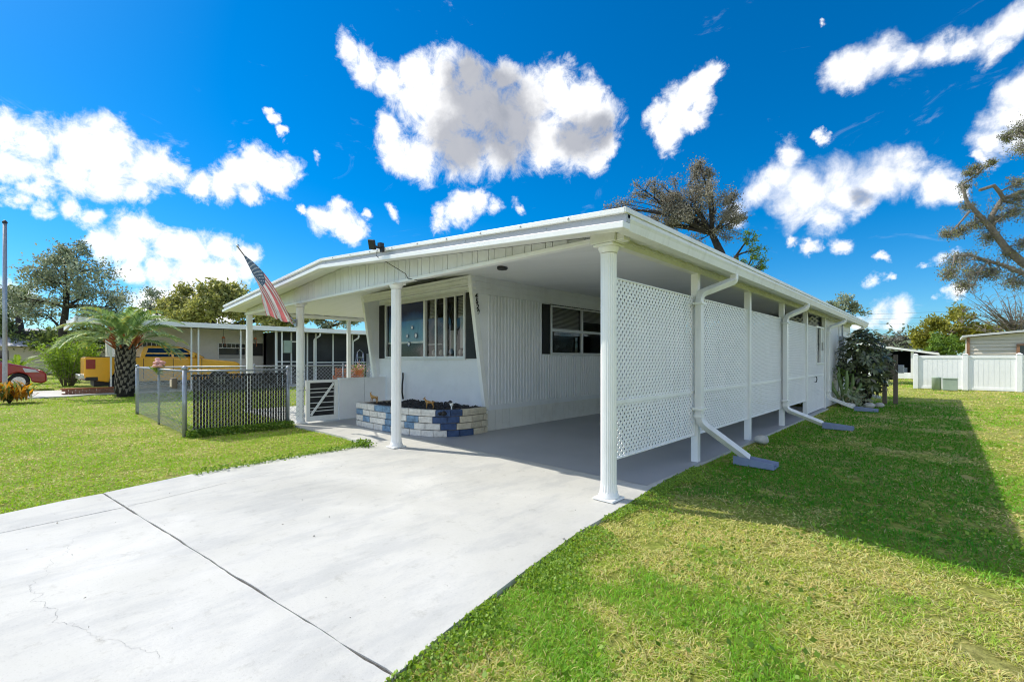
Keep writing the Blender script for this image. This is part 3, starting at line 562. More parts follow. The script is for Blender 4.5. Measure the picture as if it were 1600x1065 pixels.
for (x, z, r_) in ((-8.80, 1.93, .065), (-9.15, 1.93, .05), (-9.08, 1.745, .055), (-8.95, 2.12, .05)):
    b = MB(); b.tube([(x, FY+.002, z), (x, FY+.008, z)], r_, 16, sm=False); b.tube([(x+.01, FY-.001, z), (x+.01, FY+.002, z)], r_*.6, 12, m=1, sm=False); b.build('round_decal', [M['splash'], M['alum']], win)
b = MB()
for x0, x1, zl in ((-8.33, -8.08, 2.35), (-7.34, -7.09, 2.3)):
    b = MB(); z = zl
    while z < FZ1-.05: b.box(x0, x1, FY+.06, FY+.085, z, z+.018); z += .03
    b.box(x0, x1, FY+.055, FY+.09, zl-.05, zl-.005); b.build('blind', M['blind'], win)
b = MB(); b.box(-8.4, -7.9, FY+.05, FY+.075, 1.70, 1.73); b.box(-7.66, -7.45, FY+.1, FY+.12, 1.58, 2.0); b.box(-7.34, -7.09, FY+.1, FY+.12, 1.62, 2.25); b.build('curtain', M['blind'], win)
b = MB()
for x in (-8.25, -7.98, -7.33, -7.2, -7.1): b.blob((x, FY+.1, 1.53), .04, .04, .07, 8, 5)
b.blob((-7.6, FY+.08, 1.55), .05, .05, .06, 10, 6, m=1); b.build_split('window_ornament', [M['stone'], M['brickb']], win)
for x0, x1 in ((-10.345, -10.10), (-7.0, -6.70)):
    b = MB(); b.box(x0, x1, FY-.03, FY-.001, 1.40, 2.73)
    for z in np.arange(1.46, 2.66, .05): b.box(x0+.03, x1-.03, FY-.038, FY-.031, z, z+.025)
    b.build('shutter', M['shutter'], home)
# side window
b = MB()
for z0, z1 in ((WZ0, WZ0+.035), (WZ1-.035, WZ1), (2.01, 2.07)): b.box(SX-.03, SX+.028, W0+.0, W1, z0, z1)
for y in (W0, 9.16, W1-.05): b.box(SX-.03, SX+.032, y, y+.06, WZ0, WZ1)
b.box(SX-.01, SX+.045, W0-.03, W1+.03, WZ0-.03, WZ0); sw = b.build('side_window', M['alum'], home, .003)
for y0, y1 in ((W0+.06, 9.16), (9.22, W1-.05)):
    for z0, z1 in ((WZ0+.035, 2.01), (2.07, WZ1-.035)):
        b = MB(); b.quad((SX+.004, y0, z0), (SX+.004, y1, z0), (SX+.004, y1, z1), (SX+.004, y0, z1)); b.build('pane', M['glass'], sw)
b = MB(); z = 2.12
while z < WZ1-.04: b.box(SX-.075, SX-.05, W0+.06, 9.15, z, z+.018); z += .03
b.box(SX-.08, SX-.05, W0+.06, 9.15, 2.08, 2.11); b.build('blind', M['blind'], sw); b = MB(); z = 2.3
while z < WZ1-.04: b.box(SX-.075, SX-.05, 9.24, W1-.06, z, z+.018); z += .03
b.build('blind', M['blind'], sw)
for y0, y1 in ((7.68, 7.925), (W1+.04, W1+.29)):
    b = MB(); b.box(SX-.02, SX+.035, y0, y1, WZ0, WZ1)
    for z in np.arange(WZ0+.05, WZ1-.06, .05): b.box(SX+.036, SX+.042, y0+.03, y1-.03, z, z+.025)
    b.build('shutter', M['shutter'], home)
# dark rooms behind the glass
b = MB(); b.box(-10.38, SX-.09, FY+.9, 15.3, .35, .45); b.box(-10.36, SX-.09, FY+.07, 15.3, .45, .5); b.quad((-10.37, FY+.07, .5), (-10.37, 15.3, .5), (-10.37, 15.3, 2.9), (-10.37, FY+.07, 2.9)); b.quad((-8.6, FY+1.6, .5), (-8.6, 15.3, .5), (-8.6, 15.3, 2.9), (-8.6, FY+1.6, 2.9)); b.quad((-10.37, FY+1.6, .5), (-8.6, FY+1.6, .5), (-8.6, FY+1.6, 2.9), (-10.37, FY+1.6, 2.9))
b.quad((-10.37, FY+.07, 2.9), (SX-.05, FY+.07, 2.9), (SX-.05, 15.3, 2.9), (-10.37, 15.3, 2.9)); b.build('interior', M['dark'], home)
b = MB(); b.box(-10.46, -10.39, 6.06, 20.28, 0.0, 2.95); b.build('rear_side_wall', M['siding'], home)
# house number, digits stacked down the raked edge
for i, ch in enumerate('4529'):
    cu = bpy.data.curves.new('digit', 'FONT'); cu.body = ch; cu.size = .125; cu.extrude = .004; cu.align_x = 'CENTER'; cu.offset = .0035
    to = bpy.data.objects.new('digit_text', cu); C.objects.link(to)
    me = bpy.data.meshes.new_from_object(to.evaluated_get(bpy.context.evaluated_depsgraph_get())); bpy.data.objects.remove(to)
    y, z = 5.735+i*.0175, 2.535-i*.098
    R = Matrix(((0,0,1,SX+.026),(1,0,0,y),(0,1,0,z),(0,0,0,1)))
    me.transform(Matrix.Translation(-home.location) @ R)
    me.materials.clear(); me.materials.append(M['black'])
    o = bpy.data.objects.new('house_number', me); C.objects.link(o); o.parent = home
# half wall of the porch
b = MB(); b.box(-10.06, -9.98, 4.80, 5.42, .02, .93); b.box(-10.06, -9.98, 5.428, 5.98, .02, .93); b.box(-10.08, -9.96, 4.80, 5.98, .93, .955); b.build('porch_half_wall', M['stucco'], home, .003)
# downspouts
def smooth_path(P, rad=.12, n=6):
    P = [Vector(p) for p in P]; out = [P[0]]
    for i in range(1, len(P)-1):
        a = (P[i-1]-P[i]); c = (P[i+1]-P[i]); r = min(rad, a.length*.45, c.length*.45); a = P[i]+a.normalized()*r; c = P[i]+c.normalized()*r
        for k in range(n+1):
            t = k/n; out.append(a.lerp(P[i], t).lerp(P[i].lerp(c, t), t))
    return out+[P[-1]]
def downspout(yo, yw, zb, ye, xe):
    pts = smooth_path([(-2.06, yo, 2.545), (-2.06, yo, 2.46), (-2.36, yw, 2.26), (-2.36, yw, zb), (xe, ye, .07)], .10)
    b = MB(); b.tube(pts, .058, 4, sm=False); d = b.build('downspout', M['gutter'], home, .008)
    b = MB()
    for z in (2.12, zb+.16): b.box(-2.425, -2.295, yw-.075, yw+.075, z, z+.028)
    b.tube([Vector((-2.36, yw, zb+.06)), Vector((-2.36, yw, zb+.09))], .068, 4, sm=False); b.build_split('strap', M['trim'], d)
downspout(6.56, 6.12, .56, 6.60, -1.90)
downspout(11.1, 10.70, .36, 11.15, -1.80)
downspout(16.1, 15.50, .30, 15.45, -1.78)
downspout(20.2, 19.95, .30, 19.9, -1.55)

# ================================================================== THINGS AT THE HOME
sb = thing('splash_block', 'blue-grey plastic splash block on the grass under the nearest downspout', 'splash block', (-1.82, 6.60, 0), 'splash blocks under the downspouts')
def splash(root):
    x, y, z = root.location; b = MB()
    sec = [(-.14, .085), (-.115, .085), (-.085, .018), (.085, .018), (.115, .085), (.14, .085), (.15, -.01), (-.15, -.01)]
    n0 = len(sec)
    for (xx, w, h) in ((-.24, .65, 1.2), (0, .75, 1.0), (.26, .85, .7)):
        b.v += [(x+xx, y+c*w, z-.012+dz*h) for c, dz in sec]
    for i in range(2):
        for k in range(n0): k2 = (k+1) % n0; b.face((i*n0+k, i*n0+k2, (i+1)*n0+k2, (i+1)*n0+k))
    b.face(range(n0-1, -1, -1)); b.face(range(2*n0, 3*n0))
    for yy in (-.03, 0, .03): b.box(x-.22, x+.25, y+yy-.008, y+yy+.008, z+.004, z+.02)
    b.build('trough', M['splash'], root)
splash(sb)
for (x, y, l) in ((-1.55, 11.18, 'blue-grey splash block under the second downspout, by the lattice door'), (-1.52, 15.5, 'blue-grey splash block under the third downspout, beside the storage wall')):
    c = copy_tree(sb); c.location = (x, y, 0); c['label'] = l
rk = MB(); rk.blob((-2.20, 8.36, .05), .12, .10, .075, 10, 7, .14)
tag(rk.build('garden_stone', M['stone']), 'pale rounded stone lying at the foot of a carport post by the grass', 'stone')
# floodlight on the roof edge and its wire
fl = thing('floodlight', 'small black floodlight tilted up on the front roof edge, with a loose wire', 'floodlight', (-6.02, YF, 2.99))
b = MB(); b.obox((-6.04, YF-.12, 3.06), (.95, .25, -.2), (-.2, .9, .3), (.25, -.3, .92), .058, .02, .07); b.build('lamp_head', M['black'], fl, .006)
b = MB(); b.bar((-6.0, YF-.10, 3.03), (-5.93, YF+.0, 3.0), .03, .03); b.obox((-5.90, YF-.06, 3.04), (1, .2, 0), (0, 1, 0), (0, 0, 1), .03, .03, .03); b.box(-5.96, -5.90, YF-.04, YF+.002, 2.95, 3.03); b.build('bracket', M['black'], fl)
b = MB(); b.tube([(-6.0, YF-.06, 2.99), (-6.03, YF-.05, 2.9), (-6.02, YF+.2, 2.80), (-5.98, 3.93, 2.70), (-5.92, 3.935, 2.62)], .006, 5); b.tube([(-5.92, 3.94, 2.62), (-5.7, 3.96, 2.57), (-5.4, 4.06, 2.57)], .006, 5); b.build('wire', M['plastic'], fl)
sd = MB(); sd.lathe((-5.05, 5.1, ceil_z(-5.05)-.06), [(.075, 0), (.085, .012), (.085, .044)], 20); tag(sd.build('ceiling_lamp', M['plastic']), 'small dark round lamp fixed to the carport ceiling near the bay', 'lamp')
# American flag on a pole bracketed to the third column
fg = thing('flag', 'faded American flag hanging from a slanted pole on the left column', 'flag', (-10.02, 3.86, 2.15))
P0, P1 = Vector((-10.02, 3.84, 2.17)), Vector((-10.10, 2.78, 3.60))
b = MB(); b.tube([P0, P1], .0125, 8); b.build('pole', M['barkp'], fg)
b = MB(); b.blob(P1+Vector((0, 0, .02)), .03, .03, .035, 10, 6); b.build('finial', M['chrome'], fg)
b = MB(); b.box(-10.06, -9.98, 3.84, 3.875, 2.08, 2.24); b.tube([(-10.02, 3.86, 2.14), (-10.03, 3.76, 2.28)], .02, 8); b.build('bracket', M['galv'], fg)
# flag cloth: hoist along the pole, fly hanging down with the wind towards the right
A, B_, Cc, Dd = Vector((-10.10, 2.86, 3.49)), Vector((-10.17, 3.22, 2.80)), Vector((-9.25, 3.55, 2.07)), Vector((-10.05, 3.30, 2.28))
nu, nv = 60, 39
vs = np.zeros((nu+1, nv+1, 3))
for i in range(nu+1):
    u = i/nu
    for j in range(nv+1):
        v = j/nv
        top = A.lerp(Cc, u) + Vector((.10*math.sin(PI*u), .0, .16*math.sin(PI*u)))       # upper edge bows outward
        bot = B_.lerp(Dd, u) + Vector((-.03*math.sin(PI*u), .0, .02*math.sin(PI*u)))
        p = top.lerp(bot, v)
        fold = .05*u**.7*math.sin(v*13.5+1.2*u+.4) + .018*u*math.sin(v*27+3*u)
        p += Vector((.45, -.85, .1))*fold
        if u > .93: p.z -= .02*math.sin(v*20)
        vs[i, j] = p
idx = lambda i, j: i*(nv+1)+j
F, MI = [], []
for i in range(nu):
    for j in range(nv):
        F.append((idx(i,j), idx(i+1,j), idx(i+1,j+1), idx(i,j+1)))
        stripe = j*13//nv
        if i < 24 and j < 21:
            r, c = divmod(j, 2); star = False
            row = (j-1)/2.0; s = 2
            if j % 2 == 1 and j < 19:
                rr = (j-1)//2; star = (i-1-(rr % 2)*2) % 4 == 0 and 1 <= i <= 22
            MI.append(1 if star else 2)
        else: MI.append(0 if stripe % 2 == 0 else 1)
cl = np_mesh('cloth', vs.reshape(-1,3), F, [M['red_f'], M['wht_f'], M['blu_f']], fg, matidx=MI)
cl.data.polygons.foreach_set('use_smooth', [True]*len(cl.data.polygons))

# block planter under the window
pl = thing('planter', 'low curved planter of cream and blue blocks under the front window', 'planter', (-7.6, 5.0, 0))
path = [Vector(p) for p in ((-8.93, 5.6, 0), (-8.93, 4.66, 0), (-8.35, 4.63, 0), (-7.6, 4.66, 0), (-6.95, 4.75, 0), (-6.55, 4.90, 0), (-6.32, 5.15, 0), (-6.24, 5.5, 0), (-6.28, 5.95, 0))]
def resample(P, step):
    out = []; seg = 0
    L = [0]
    for i in range(1, len(P)): L.append(L[-1]+(P[i]-P[i-1]).length)
    def at(s):
        s = max(0, min(s, L[-1]))
        for i in range(1, len(P)):
            if s <= L[i] + 1e-9: return P[i-1].lerp(P[i], (s-L[i-1])/max(1e-9, L[i]-L[i-1]))
        return P[-1]
    return at, L[-1]
at, LT = resample(path, .3)
corner = .94
b = MB(); core = MB(); blue = {(3,0):[(2.05,2.6)], }
CO = .122
bl = {0: [(1.95, 2.25), (3.55, 4.15)], 1: [(1.25, 1.56), (2.0, 2.3), (2.62, 2.9), (3.35, 3.9)], 2: [(1.05, 1.3), (2.05, 2.32), (2.62, 3.06), (3.42, 3.8)], 3: [(1.72, 2.3), (3.5, 3.95)]}
for row in range(4):
    s = .0 if row % 2 == 0 else -.14
    while s < LT:
        ln = random.choice([.27, .30, .30, .24]); s0, s1 = max(s, 0), min(s+ln, LT)
        if s0 < corner < s1-.02: s1 = corner
        if s1-s0 > .03:
            a, c = at(s0+.006), at(s1-.006); d = (c-a)
            if d.length > .02:
                mid = (a+c)/2; d.normalize(); nrm = Vector((d.y, -d.x, 0)); sm = (s0+s1)/2
                m_ = 0
                if any(q0 <= sm <= q1 for q0, q1 in bl[row]): m_ = 2 if sm < 3.3 else 3
                elif sm > 3.85: m_ = 1
                z0 = row*CO+.004; off = random.uniform(-.006, .006)
                b.obox(mid - nrm*(.05-off) + Vector((0,0,z0+CO/2-.004)), d, nrm, (0,0,1), (c-a).length/2, .05, CO/2-.006, m_)
        s = s1 if s1 > s else s+ln
w = b.build('block_wall', [M['brickw'], M['brickt'], M['brickb'], M['brickn']], pl, .006)
core = MB(); n = 40
for i in range(n):
    a, c = at(LT*i/n), at(LT*(i+1)/n); d = (c-a); d.normalize(); nrm = Vector((d.y, -d.x, 0))
    core.obox((a+c)/2 - nrm*.080 + Vector((0,0,.242)), d, nrm, (0,0,1), (c-a).length/2+.002, .036, .238)
core.build('mortar', M['mortar'], w)
b = MB(); b.poly([p+Vector((0,0,.42)) for p in [at(LT*i/n) for i in range(n+1)]] + [Vector((-6.45, 6.0, .42)), Vector((-8.93, 6.0, .42))])
b.build('soil', M['mortar'], pl)
b = MB()
for i in range(520):
    x, y = random.uniform(-8.85, -6.35), random.uniform(4.75, 5.98)
    if y < 4.70+max(0, (x+7.3)*.22) + .06: continue
    if x > -6.42 and y < 5.3: continue
    r = random.uniform(.03, .065); b.blob((x, y, .415+random.uniform(0, .02)+max(0, y-5.2)*.02), r, r*random.uniform(.7,1), r*.7, 6, 4, .25, sm=False)
o = b.build('lava_rock', M['rock'], pl); o['kind'] = 'stuff'
# deer figurines: one continuous skinned body each
def skinned(name, joints, edges, mats, parent=None, sub=1, root=0):
    off = Vector((0,0,0)); p = parent
    while p is not None: off += p.location; p = p.parent
    me = bpy.data.meshes.new(name); me.from_pydata([tuple(Vector(j[:3])-off) for j in joints], edges, [])
    o = bpy.data.objects.new(name, me); C.objects.link(o)
    if parent is not None: o.parent = parent
    for m in mats: me.materials.append(m)
    md = o.modifiers.new('Skin', 'SKIN'); md.use_smooth_shade = True
    if not me.skin_vertices: me.skin_vertices.new()
    for i, j in enumerate(joints):
        r = j[3]; me.skin_vertices[0].data[i].radius = (r, r)
        me.skin_vertices[0].data[i].use_root = (i == root)
    s = o.modifiers.new('Subdivision', 'SUBSURF'); s.levels = sub; s.render_levels = sub
    return o
def deer(loc, face, size, head_side, label, patches):
    x0, y0, z0 = loc; d = Vector((math.cos(face), math.sin(face), 0)); w = Vector((-d.y, d.x, 0)); s = size
    def at3(f, l, h): q = Vector((x0, y0, z0)) + d*f*s + w*l*s; return (q.x, q.y, z0+h*s)
    J, E = [], []
    def j(f, l, h, r, par=None):
        J.append((*at3(f, l, h), r*s)); i = len(J)-1
        if par is not None: E.append((par, i))
        return i
    root = thing('deer_figurine', label, 'figurine', loc, 'animal figurines in the planter')
    hip = j(-.32, 0, .62, .13); mid = j(0, 0, .60, .14, hip); ch = j(.28, 0, .62, .145, mid)
    nk = j(.42, .02*head_side, .80, .085, ch); hd = j(.50, .06*head_side, .98, .075, nk); mz = j(.60, .14*head_side, .95, .05, hd); j(.66, .19*head_side, .93, .035, mz)
    tl = j(-.46, 0, .66, .05, hip); j(-.52, 0, .58, .03, tl)
    for l in (-.10, .10):
        k = j(.30, l, .36, .05, ch); k2 = j(.31, l, .18, .032, k); j(.32, l, .0, .03, k2)
        k = j(-.34, l, .40, .065, hip); k2 = j(-.42, l, .22, .035, k); j(-.37, l, .0, .03, k2)
    body = skinned('body', J, E, [M['deer']], root)
    b = MB()
    for l in (-1, 1):
        c = Vector(at3(.47, .06*head_side+l*.07, 1.07)); b.obox(c, w*l+Vector((0,0,.8)), d, (w*l+Vector((0,0,.8))).cross(d), .07*s, .03*s, .012*s)
    b.build('ear', M['deer'], root)
    b = MB()
    for q in patches: b.blob(at3(*q[:3]), q[3]*s, q[3]*s, q[3]*s, 8, 5)
    b.build('pale_patch', M['deerw'], root)
    b = MB()
    for l in (-1, 1): b.blob(at3(.55, .09*head_side+l*.055, 1.0), .018*s, .018*s, .018*s, 6, 4)
    b.build('eye', M['black'], root); return root
deer((-8.80, 5.0, .455), math.radians(200), .205, -1, 'tan deer figurine standing in the planter, left of the column', [(-.36, 0, .66, .10), (.40, 0, .72, .06)])
deer((-7.10, 5.2, .455), math.radians(215), .19, 1, 'spotted tan fawn figurine near the middle of the planter', [(-.2, .09, .66, .08), (.2, .1, .6, .07), (.05, -.1, .66, .07)])
gl = thing('solar_light', 'small white garden stake light with a dark head at the right of the planter', 'light', (-6.44, 5.20, .46))
b = MB(); b.tube([(-6.44, 5.20, .40), (-6.44, 5.20, .60)], .012, 6); b.blob((-6.44, 5.20, .58), .035, .035, .045, 8, 5); b.build('stem', M['trim'], gl)
b = MB(); b.lathe((-6.465, 5.19, .60), [(.05, 0), (.045, .02), (.01, .045)], 10); b.bar((-6.465, 5.19, .62), (-6.54, 5.16, .60), .02, .02); b.build('head', M['plastic'], gl)
hs = MB(); hs.tube([(-9.20, 5.98, .45), (-9.21, 5.96, .62), (-9.17, 5.94, .80), (-9.19, 5.97, .95), (-9.24, 6.0, 1.06)], .02, 7)
tag(hs.build('drain_pipe', M['black']), 'black curved pipe rising from the planter against the white wall behind the column', 'pipe')

# porch gate: white frame with a diagonal brace over black mesh
gt = thing('porch_gate', 'white framed gate with diagonal brace and black infill beside the half wall', 'gate', (-10.0, 4.38, 0))
gx0, gx1 = -10.03, -9.97; gy0, gy1, gz0, gz1 = 4.06, 4.77, .035, .93
b = MB(); b.box(gx0, gx1, gy0, gy0+.08, gz0, gz1); b.box(gx0, gx1, gy1-.08, gy1, gz0, gz1); b.box(gx0, gx1, gy0+.08, gy1-.08, gz1-.06, gz1); b.box(gx0, gx1, gy0+.08, gy1-.08, gz0, gz0+.11); b.build('frame', M['trim'], gt, .004)
b = MB(); b.bar((gx1-.012, gy0+.10, gz0+.13), (gx1-.012, gy1-.10, gz1-.08), .05, .022, up=(1, 0, 0)); b.build('brace', M['trim'], gt, .003)
b = MB(); b.box(gx0+.008, gx0+.014, gy0+.08, gy1-.08, gz0+.11, gz1-.06); b.build('infill', M['black'], gt)
b = MB()
for z in (.24, .31, .42, .55, .65, .73): b.box(gx0+.016, gx0+.03, gy0+.08, gy1-.08, z, z+.016)
b.build('slat', M['trim'], gt)
b = MB(); b.tube([(-9.985, 4.04, .72), (-9.95, 4.04, .72), (-9.95, 3.9, .72)], .009, 6); b.build('latch', M['galv'], gt)

# chain-link fence
cf = thing('chain_link_fence', 'low grey chain-link fence around the side yard with black privacy slats by the porch', 'fence', (-10.03, 1.9, 0))
def mesh_run(b, p0, p1, z0, z1, pitch=.105, r=.0019):
    p0 = Vector(p0); p1 = Vector(p1); L = (p1-p0).length; d = (p1-p0)/L; H = z1-z0
    for sg in (1, -1):
        s = -H if sg > 0 else 0
        while s < (L if sg > 0 else L+H):
            u0, u1 = (max(0, s), min(L, s+H)) if sg > 0 else (max(0, s-H), min(L, s))
            if u1-u0 > .01:
                za, zb = (z0+u0-s, z0+u1-s) if sg > 0 else (z0+s-u0, z0+s-u1)
                a = p0+d*u0; c = p0+d*u1; b.bar((a.x, a.y, za), (c.x, c.y, zb), r*2, r*2)
            s += pitch
def post(x, y, h, r=.03, cap=True):
    b = MB(); b.tube([(x, y, -.03), (x, y, h)], r, 10); q = b.build('fence_post', M['galv'], cf)
    if cap: b = MB(); b.lathe((x, y, h), [(r*1.25, -.02), (r*1.25, .01), (r*.9, .035), (.006, .05)], 10); b.build('post_cap', M['galv'], q)
post(-10.03, 1.90, 1.22, .038); post(-12.35, 1.88, 1.17, .024); post(-15.1, 1.85, 1.20, .036); post(-10.03, 3.70, 1.20, .035)
for y in (4.6, 7.4, 10.2, 13.0): post(-15.1, y, 1.19, .024)
def rail(a, c): b = MB(); b.tube([a, c], .02, 8); b.build('top_rail', M['galv'], cf)
rail((-10.03, 1.9, 1.17), (-15.1, 1.85, 1.17)); rail((-15.1, 1.85, 1.17), (-15.1, 13.0, 1.17)); rail((-10.03, 1.9, 1.17), (-10.03, 3.7, 1.17))
b = MB(); mesh_run(b, (-10.06, 1.88, 0), (-15.07, 1.83, 0), .03, 1.19); b.build('wire_mesh', M['wire'], cf)
b = MB(); mesh_run(b, (-15.12, 1.88, 0), (-15.12, 13.0, 0), .03, 1.19, .12, .0022); b.build('wire_mesh', M['wire'], cf)
b = MB(); mesh_run(b, (-10.0, 1.95, 0), (-10.0, 3.68, 0), .03, 1.19); mesh_run(b, (-10.0, 3.72, 0), (-9.93, 4.02, 0), .03, 1.16); b.build('wire_mesh', M['wire'], cf)
b = MB(); y = 2.03
while y < 3.66: b.box(-10.035, -10.025, y, y+.037, .03, 1.11); y += .0505
b.box(-10.045, -10.036, 2.0, 3.66, 1.065, 1.10); b.box(-10.045, -10.036, 2.0, 3.66, .03, .07); b.build('privacy_slats', M['slat'], cf)
bx = thing('wooden_box', 'small weathered wooden box hanging on the front chain-link fence', 'box', (-10.55, 1.86, .86))
b = MB(); b.box(-10.66, -10.46, 1.79, 1.87, .84, 1.03); b.build('case', M['wood'], bx, .006)
b = MB(); b.box(-10.64, -10.48, 1.782, 1.788, .87, 1.0); b.build('front_plate', M['deerw'], bx)
fw_ = thing('flower_bunch', 'bunch of pink artificial flowers tied on top of a fence post', 'flowers', (-12.35, 1.86, 1.2))
b = MB()
for i in range(26):
    a, r = random.uniform(0, 6.28), random.uniform(0, .15); b.blob((-12.35+r*math.cos(a), 1.86+r*math.sin(a)*.7, 1.27+random.uniform(-.02, .11)-r*.3), .05, .05, .035, 7, 4, .2)
b.build('petals', M['pink'], fw_)
P = RS.normal(size=(60,3))*[.07,.05,.06]+[-12.35,1.86,1.15]; v, q = leaf_quads(P, .09, .4, 3); np_mesh('leaves', v, q, M['leaf_green'], fw_, v=RS.rand(60))
# bench and flower pot behind the porch fence
be = thing('bench', 'red cedar garden bench with slatted back behind the porch fence', 'bench', (-21.8, 10.9, 0))
b = MB()
for z in (.50, .62, .74, .86): b.bar((-22.3, 10.55, z), (-21.35, 11.5, z), .025, .085)
b.build('backrest', M['cedar'], be, .004)
b = MB()
for k in range(3): b.bar((-22.2+k*.09, 10.46-k*.09, .40), (-21.25+k*.09, 11.41-k*.09, .40), .08, .03)
b.build('seat', M['cedar'], be)
for p in ((-22.3, 10.55), (-21.35, 11.5), (-22.08, 10.33), (-21.13, 11.28)): b = MB(); b.box(p[0]-.035, p[0]+.035, p[1]-.035, p[1]+.035, 0, .93 if p[0] in (-22.3, -21.35) else .56); b.build('leg', M['cedar'], be)
fp = thing('flower_pot', 'hanging pot of pink flowers on the porch fence beside a square post', 'plant', (-13.9, 7.35, 1.0))
b = MB(); b.lathe((-13.9, 7.35, .86), [(.09, 0), (.14, .16), (.15, .17)], 14); b.build('pot', M['cedar'], fp)
P = RS.normal(size=(200,3))*[.13,.13,.08]+[-13.9,7.35,1.07]; v, q = leaf_quads(P, .07, .5, 5); np_mesh('flowers', v, q, [M['leaf_green'], M['pink']], fp, v=RS.rand(200), matidx=RS.randint(0,2,200))

# ================================================================== NEIGHBOUR ON THE LEFT
nb = thing('neighbour_home', 'low beige home with flat carport roof and dark screened porch, behind the pickup', 'house', (-27.0, 8.0, 0))
b = MB(); b.box(-33.0, -28.0, 2.7, 9.0, 0, 2.95); b.box(-33.0, -27.6, 9.0, 22.0, 0, 2.8); b.build('wall', M['beige'], nb)
b = MB()
for i in range(14): b.box(-28.0, -27.975, 2.7, 8.95, .1+i*.2, .285+i*.2)
b.build('lap_siding', M['beige'], nb)
b = MB(); b.hexa([(-33.5, 1.2, 3.25), (-24.5, 1.2, 2.85), (-24.5, 22, 2.85), (-33.5, 22, 3.25), (-33.5, 1.2, 3.4), (-24.5, 1.2, 3.0), (-24.5, 22, 3.0), (-33.5, 22, 3.4)])
nr = b.build('roof', M['nroof'], nb)
b = MB(); b.box(-24.5, -24.42, 1.15, 22, 2.80, 3.02); b.box(-33.5, -24.42, 1.10, 1.198, 2.85, 3.05); b.build('gutter', M['trim'], nr, .01)
b = MB()
for k in range(45): y = 1.4+k*.45; b.hexa([(-33.3, y, 3.40), (-24.5, y, 3.004), (-24.5, y+.04, 3.004), (-33.3, y+.04, 3.40), (-33.3, y, 3.43), (-24.5, y, 3.03), (-24.5, y+.04, 3.03), (-33.3, y+.04, 3.43)])
b.build('roof_rib', M['nroof'], nr)
for y in (2.2, 4.95, 5.22, 6.95, 8.55, 8.85):
    b = MB(); b.box(-24.83, -24.77, y-.03, y+.03, 0, 2.84); b.build('carport_post', M['trim'], nb)
for y0, y1, z0, z1, c in ((6.75, 8.1, 1.35, 2.25, 'w'), (3.4, 4.6, 1.35, 2.25, 'w')):
    b = MB(); b.box(-27.97, -27.93, y0, y1, z0, z0+.05); b.box(-27.97, -27.93, y0, y1, z1-.05, z1); b.box(-27.97, -27.93, y0, y0+.05, z0+.05, z1-.05); b.box(-27.97, -27.93, y1-.05, y1, z0+.05, z1-.05); b.box(-27.97, -27.93, y0+.05, y1-.05, 1.95, 1.99)
    for k in range(5): b.box(-27.965, -27.94, y0+.2+k*(y1-y0-.3)/5, y0+.22+k*(y1-y0-.3)/5, 1.99, z1-.05)
    w_ = b.build('window', M['trim'], nb)
    b = MB(); b.quad((-27.955, y0+.05, z0+.05), (-27.955, y1-.05, z0+.05), (-27.955, y1-.05, z1-.05), (-27.955, y0+.05, z1-.05)); b.build('pane', M['carglass'], w_)
    b = MB(); b.box(-27.95, -27.945, y0+.06, y1-.06, z0+.06, 1.60); b.build('blind', M['blind'], w_)
b = MB(); b.box(-27.97, -27.93, 8.25, 8.95, 1.55, 2.25); b.build('window', M['plastic'], nb)
# screened porch
b = MB(); b.box(-26.06, -26.0, 9.0, 15.6, 0, 2.84); b.box(-28, -26.06, 9.0, 9.05, 0, 2.84); b.build('screen', M['screen'], nb)
b = MB()
for y in (9.0, 9.75, 10.45, 10.62, 11.1, 12.1, 13.3, 14.5, 15.55): b.box(-25.998, -25.93, y-.035, y+.035, 0, 2.84)
for y0, y1, z in ((9.04, 10.41, 1.2), (9.79, 10.41, 2.3), (10.66, 15.5, 1.15)): b.box(-25.996, -25.95, y0, y1, z, z+.06)
b.build('screen_frame', M['trim'], nb)
b = MB(); b.tube(smooth_path([(-24.6, 10.75, 2.8), (-24.6, 10.75, 2.65), (-25.0, 10.6, 2.45), (-25.0, 10.6, .1)], .1), .05, 6); b.tube(smooth_path([(-24.6, 13.0, 2.8), (-24.6, 13.0, 2.6), (-25.0, 12.85, 2.4), (-25.0, 12.85, .1)], .1), .05, 6); b.build('downspout', M['trim'], nb)
b = MB(); b.box(-25.1, -24.9, 8.98, 9.4, 1.7, 2.35); b.build('meter_box', M['utility'], nb, .01)
b = MB(); b.box(-25.92, -25.5, 14.2, 15.7, .1, 1.7)
for k in range(14): b.box(-25.5, -25.48, 14.2, 15.7, .15+k*.11, .22+k*.11)
b.build('louvred_panel', M['trim'], nb)
b = MB(); b.box(-28.0, -26.05, 9.06, 15.5, 0, .5)
b.build('porch_base', M['cream'], nb)
def chime(y, label):
    r = thing('wind_chime', label, 'wind chime', (-25.3, y, 2.2), 'wind chimes under the neighbour\'s eave')
    b = MB(); b.tube([(-25.3, y, 2.84), (-25.3, y, 2.45)], .008, 5); b.build('cord', M['plastic'], r)
    b = MB(); b.lathe((-25.3, y, 2.38), [(.02, .1), (.07, .04), (.07, 0)], 10); b.build('top_disc', M['cedar'], r)
    for k in range(5): a = k*1.257; x_, y_ = -25.3+.06*math.cos(a), y+.06*math.sin(a); b = MB(); b.tube([(x_, y_, 2.38), (x_, y_, 1.95+.06*k)], .012, 6); b.build('tube', M['cedar'] if k % 2 else M['plastic'], r)
chime(6.35, 'dark wind chime under the neighbour roof, left of the white framed window'); chime(7.75, 'reddish wind chime under the neighbour roof, right of the square white post')
ld = thing('step_ladder', 'grey metal folding ladder standing in front of the dark screened porch', 'ladder', (-24.0, 12.9, 0))
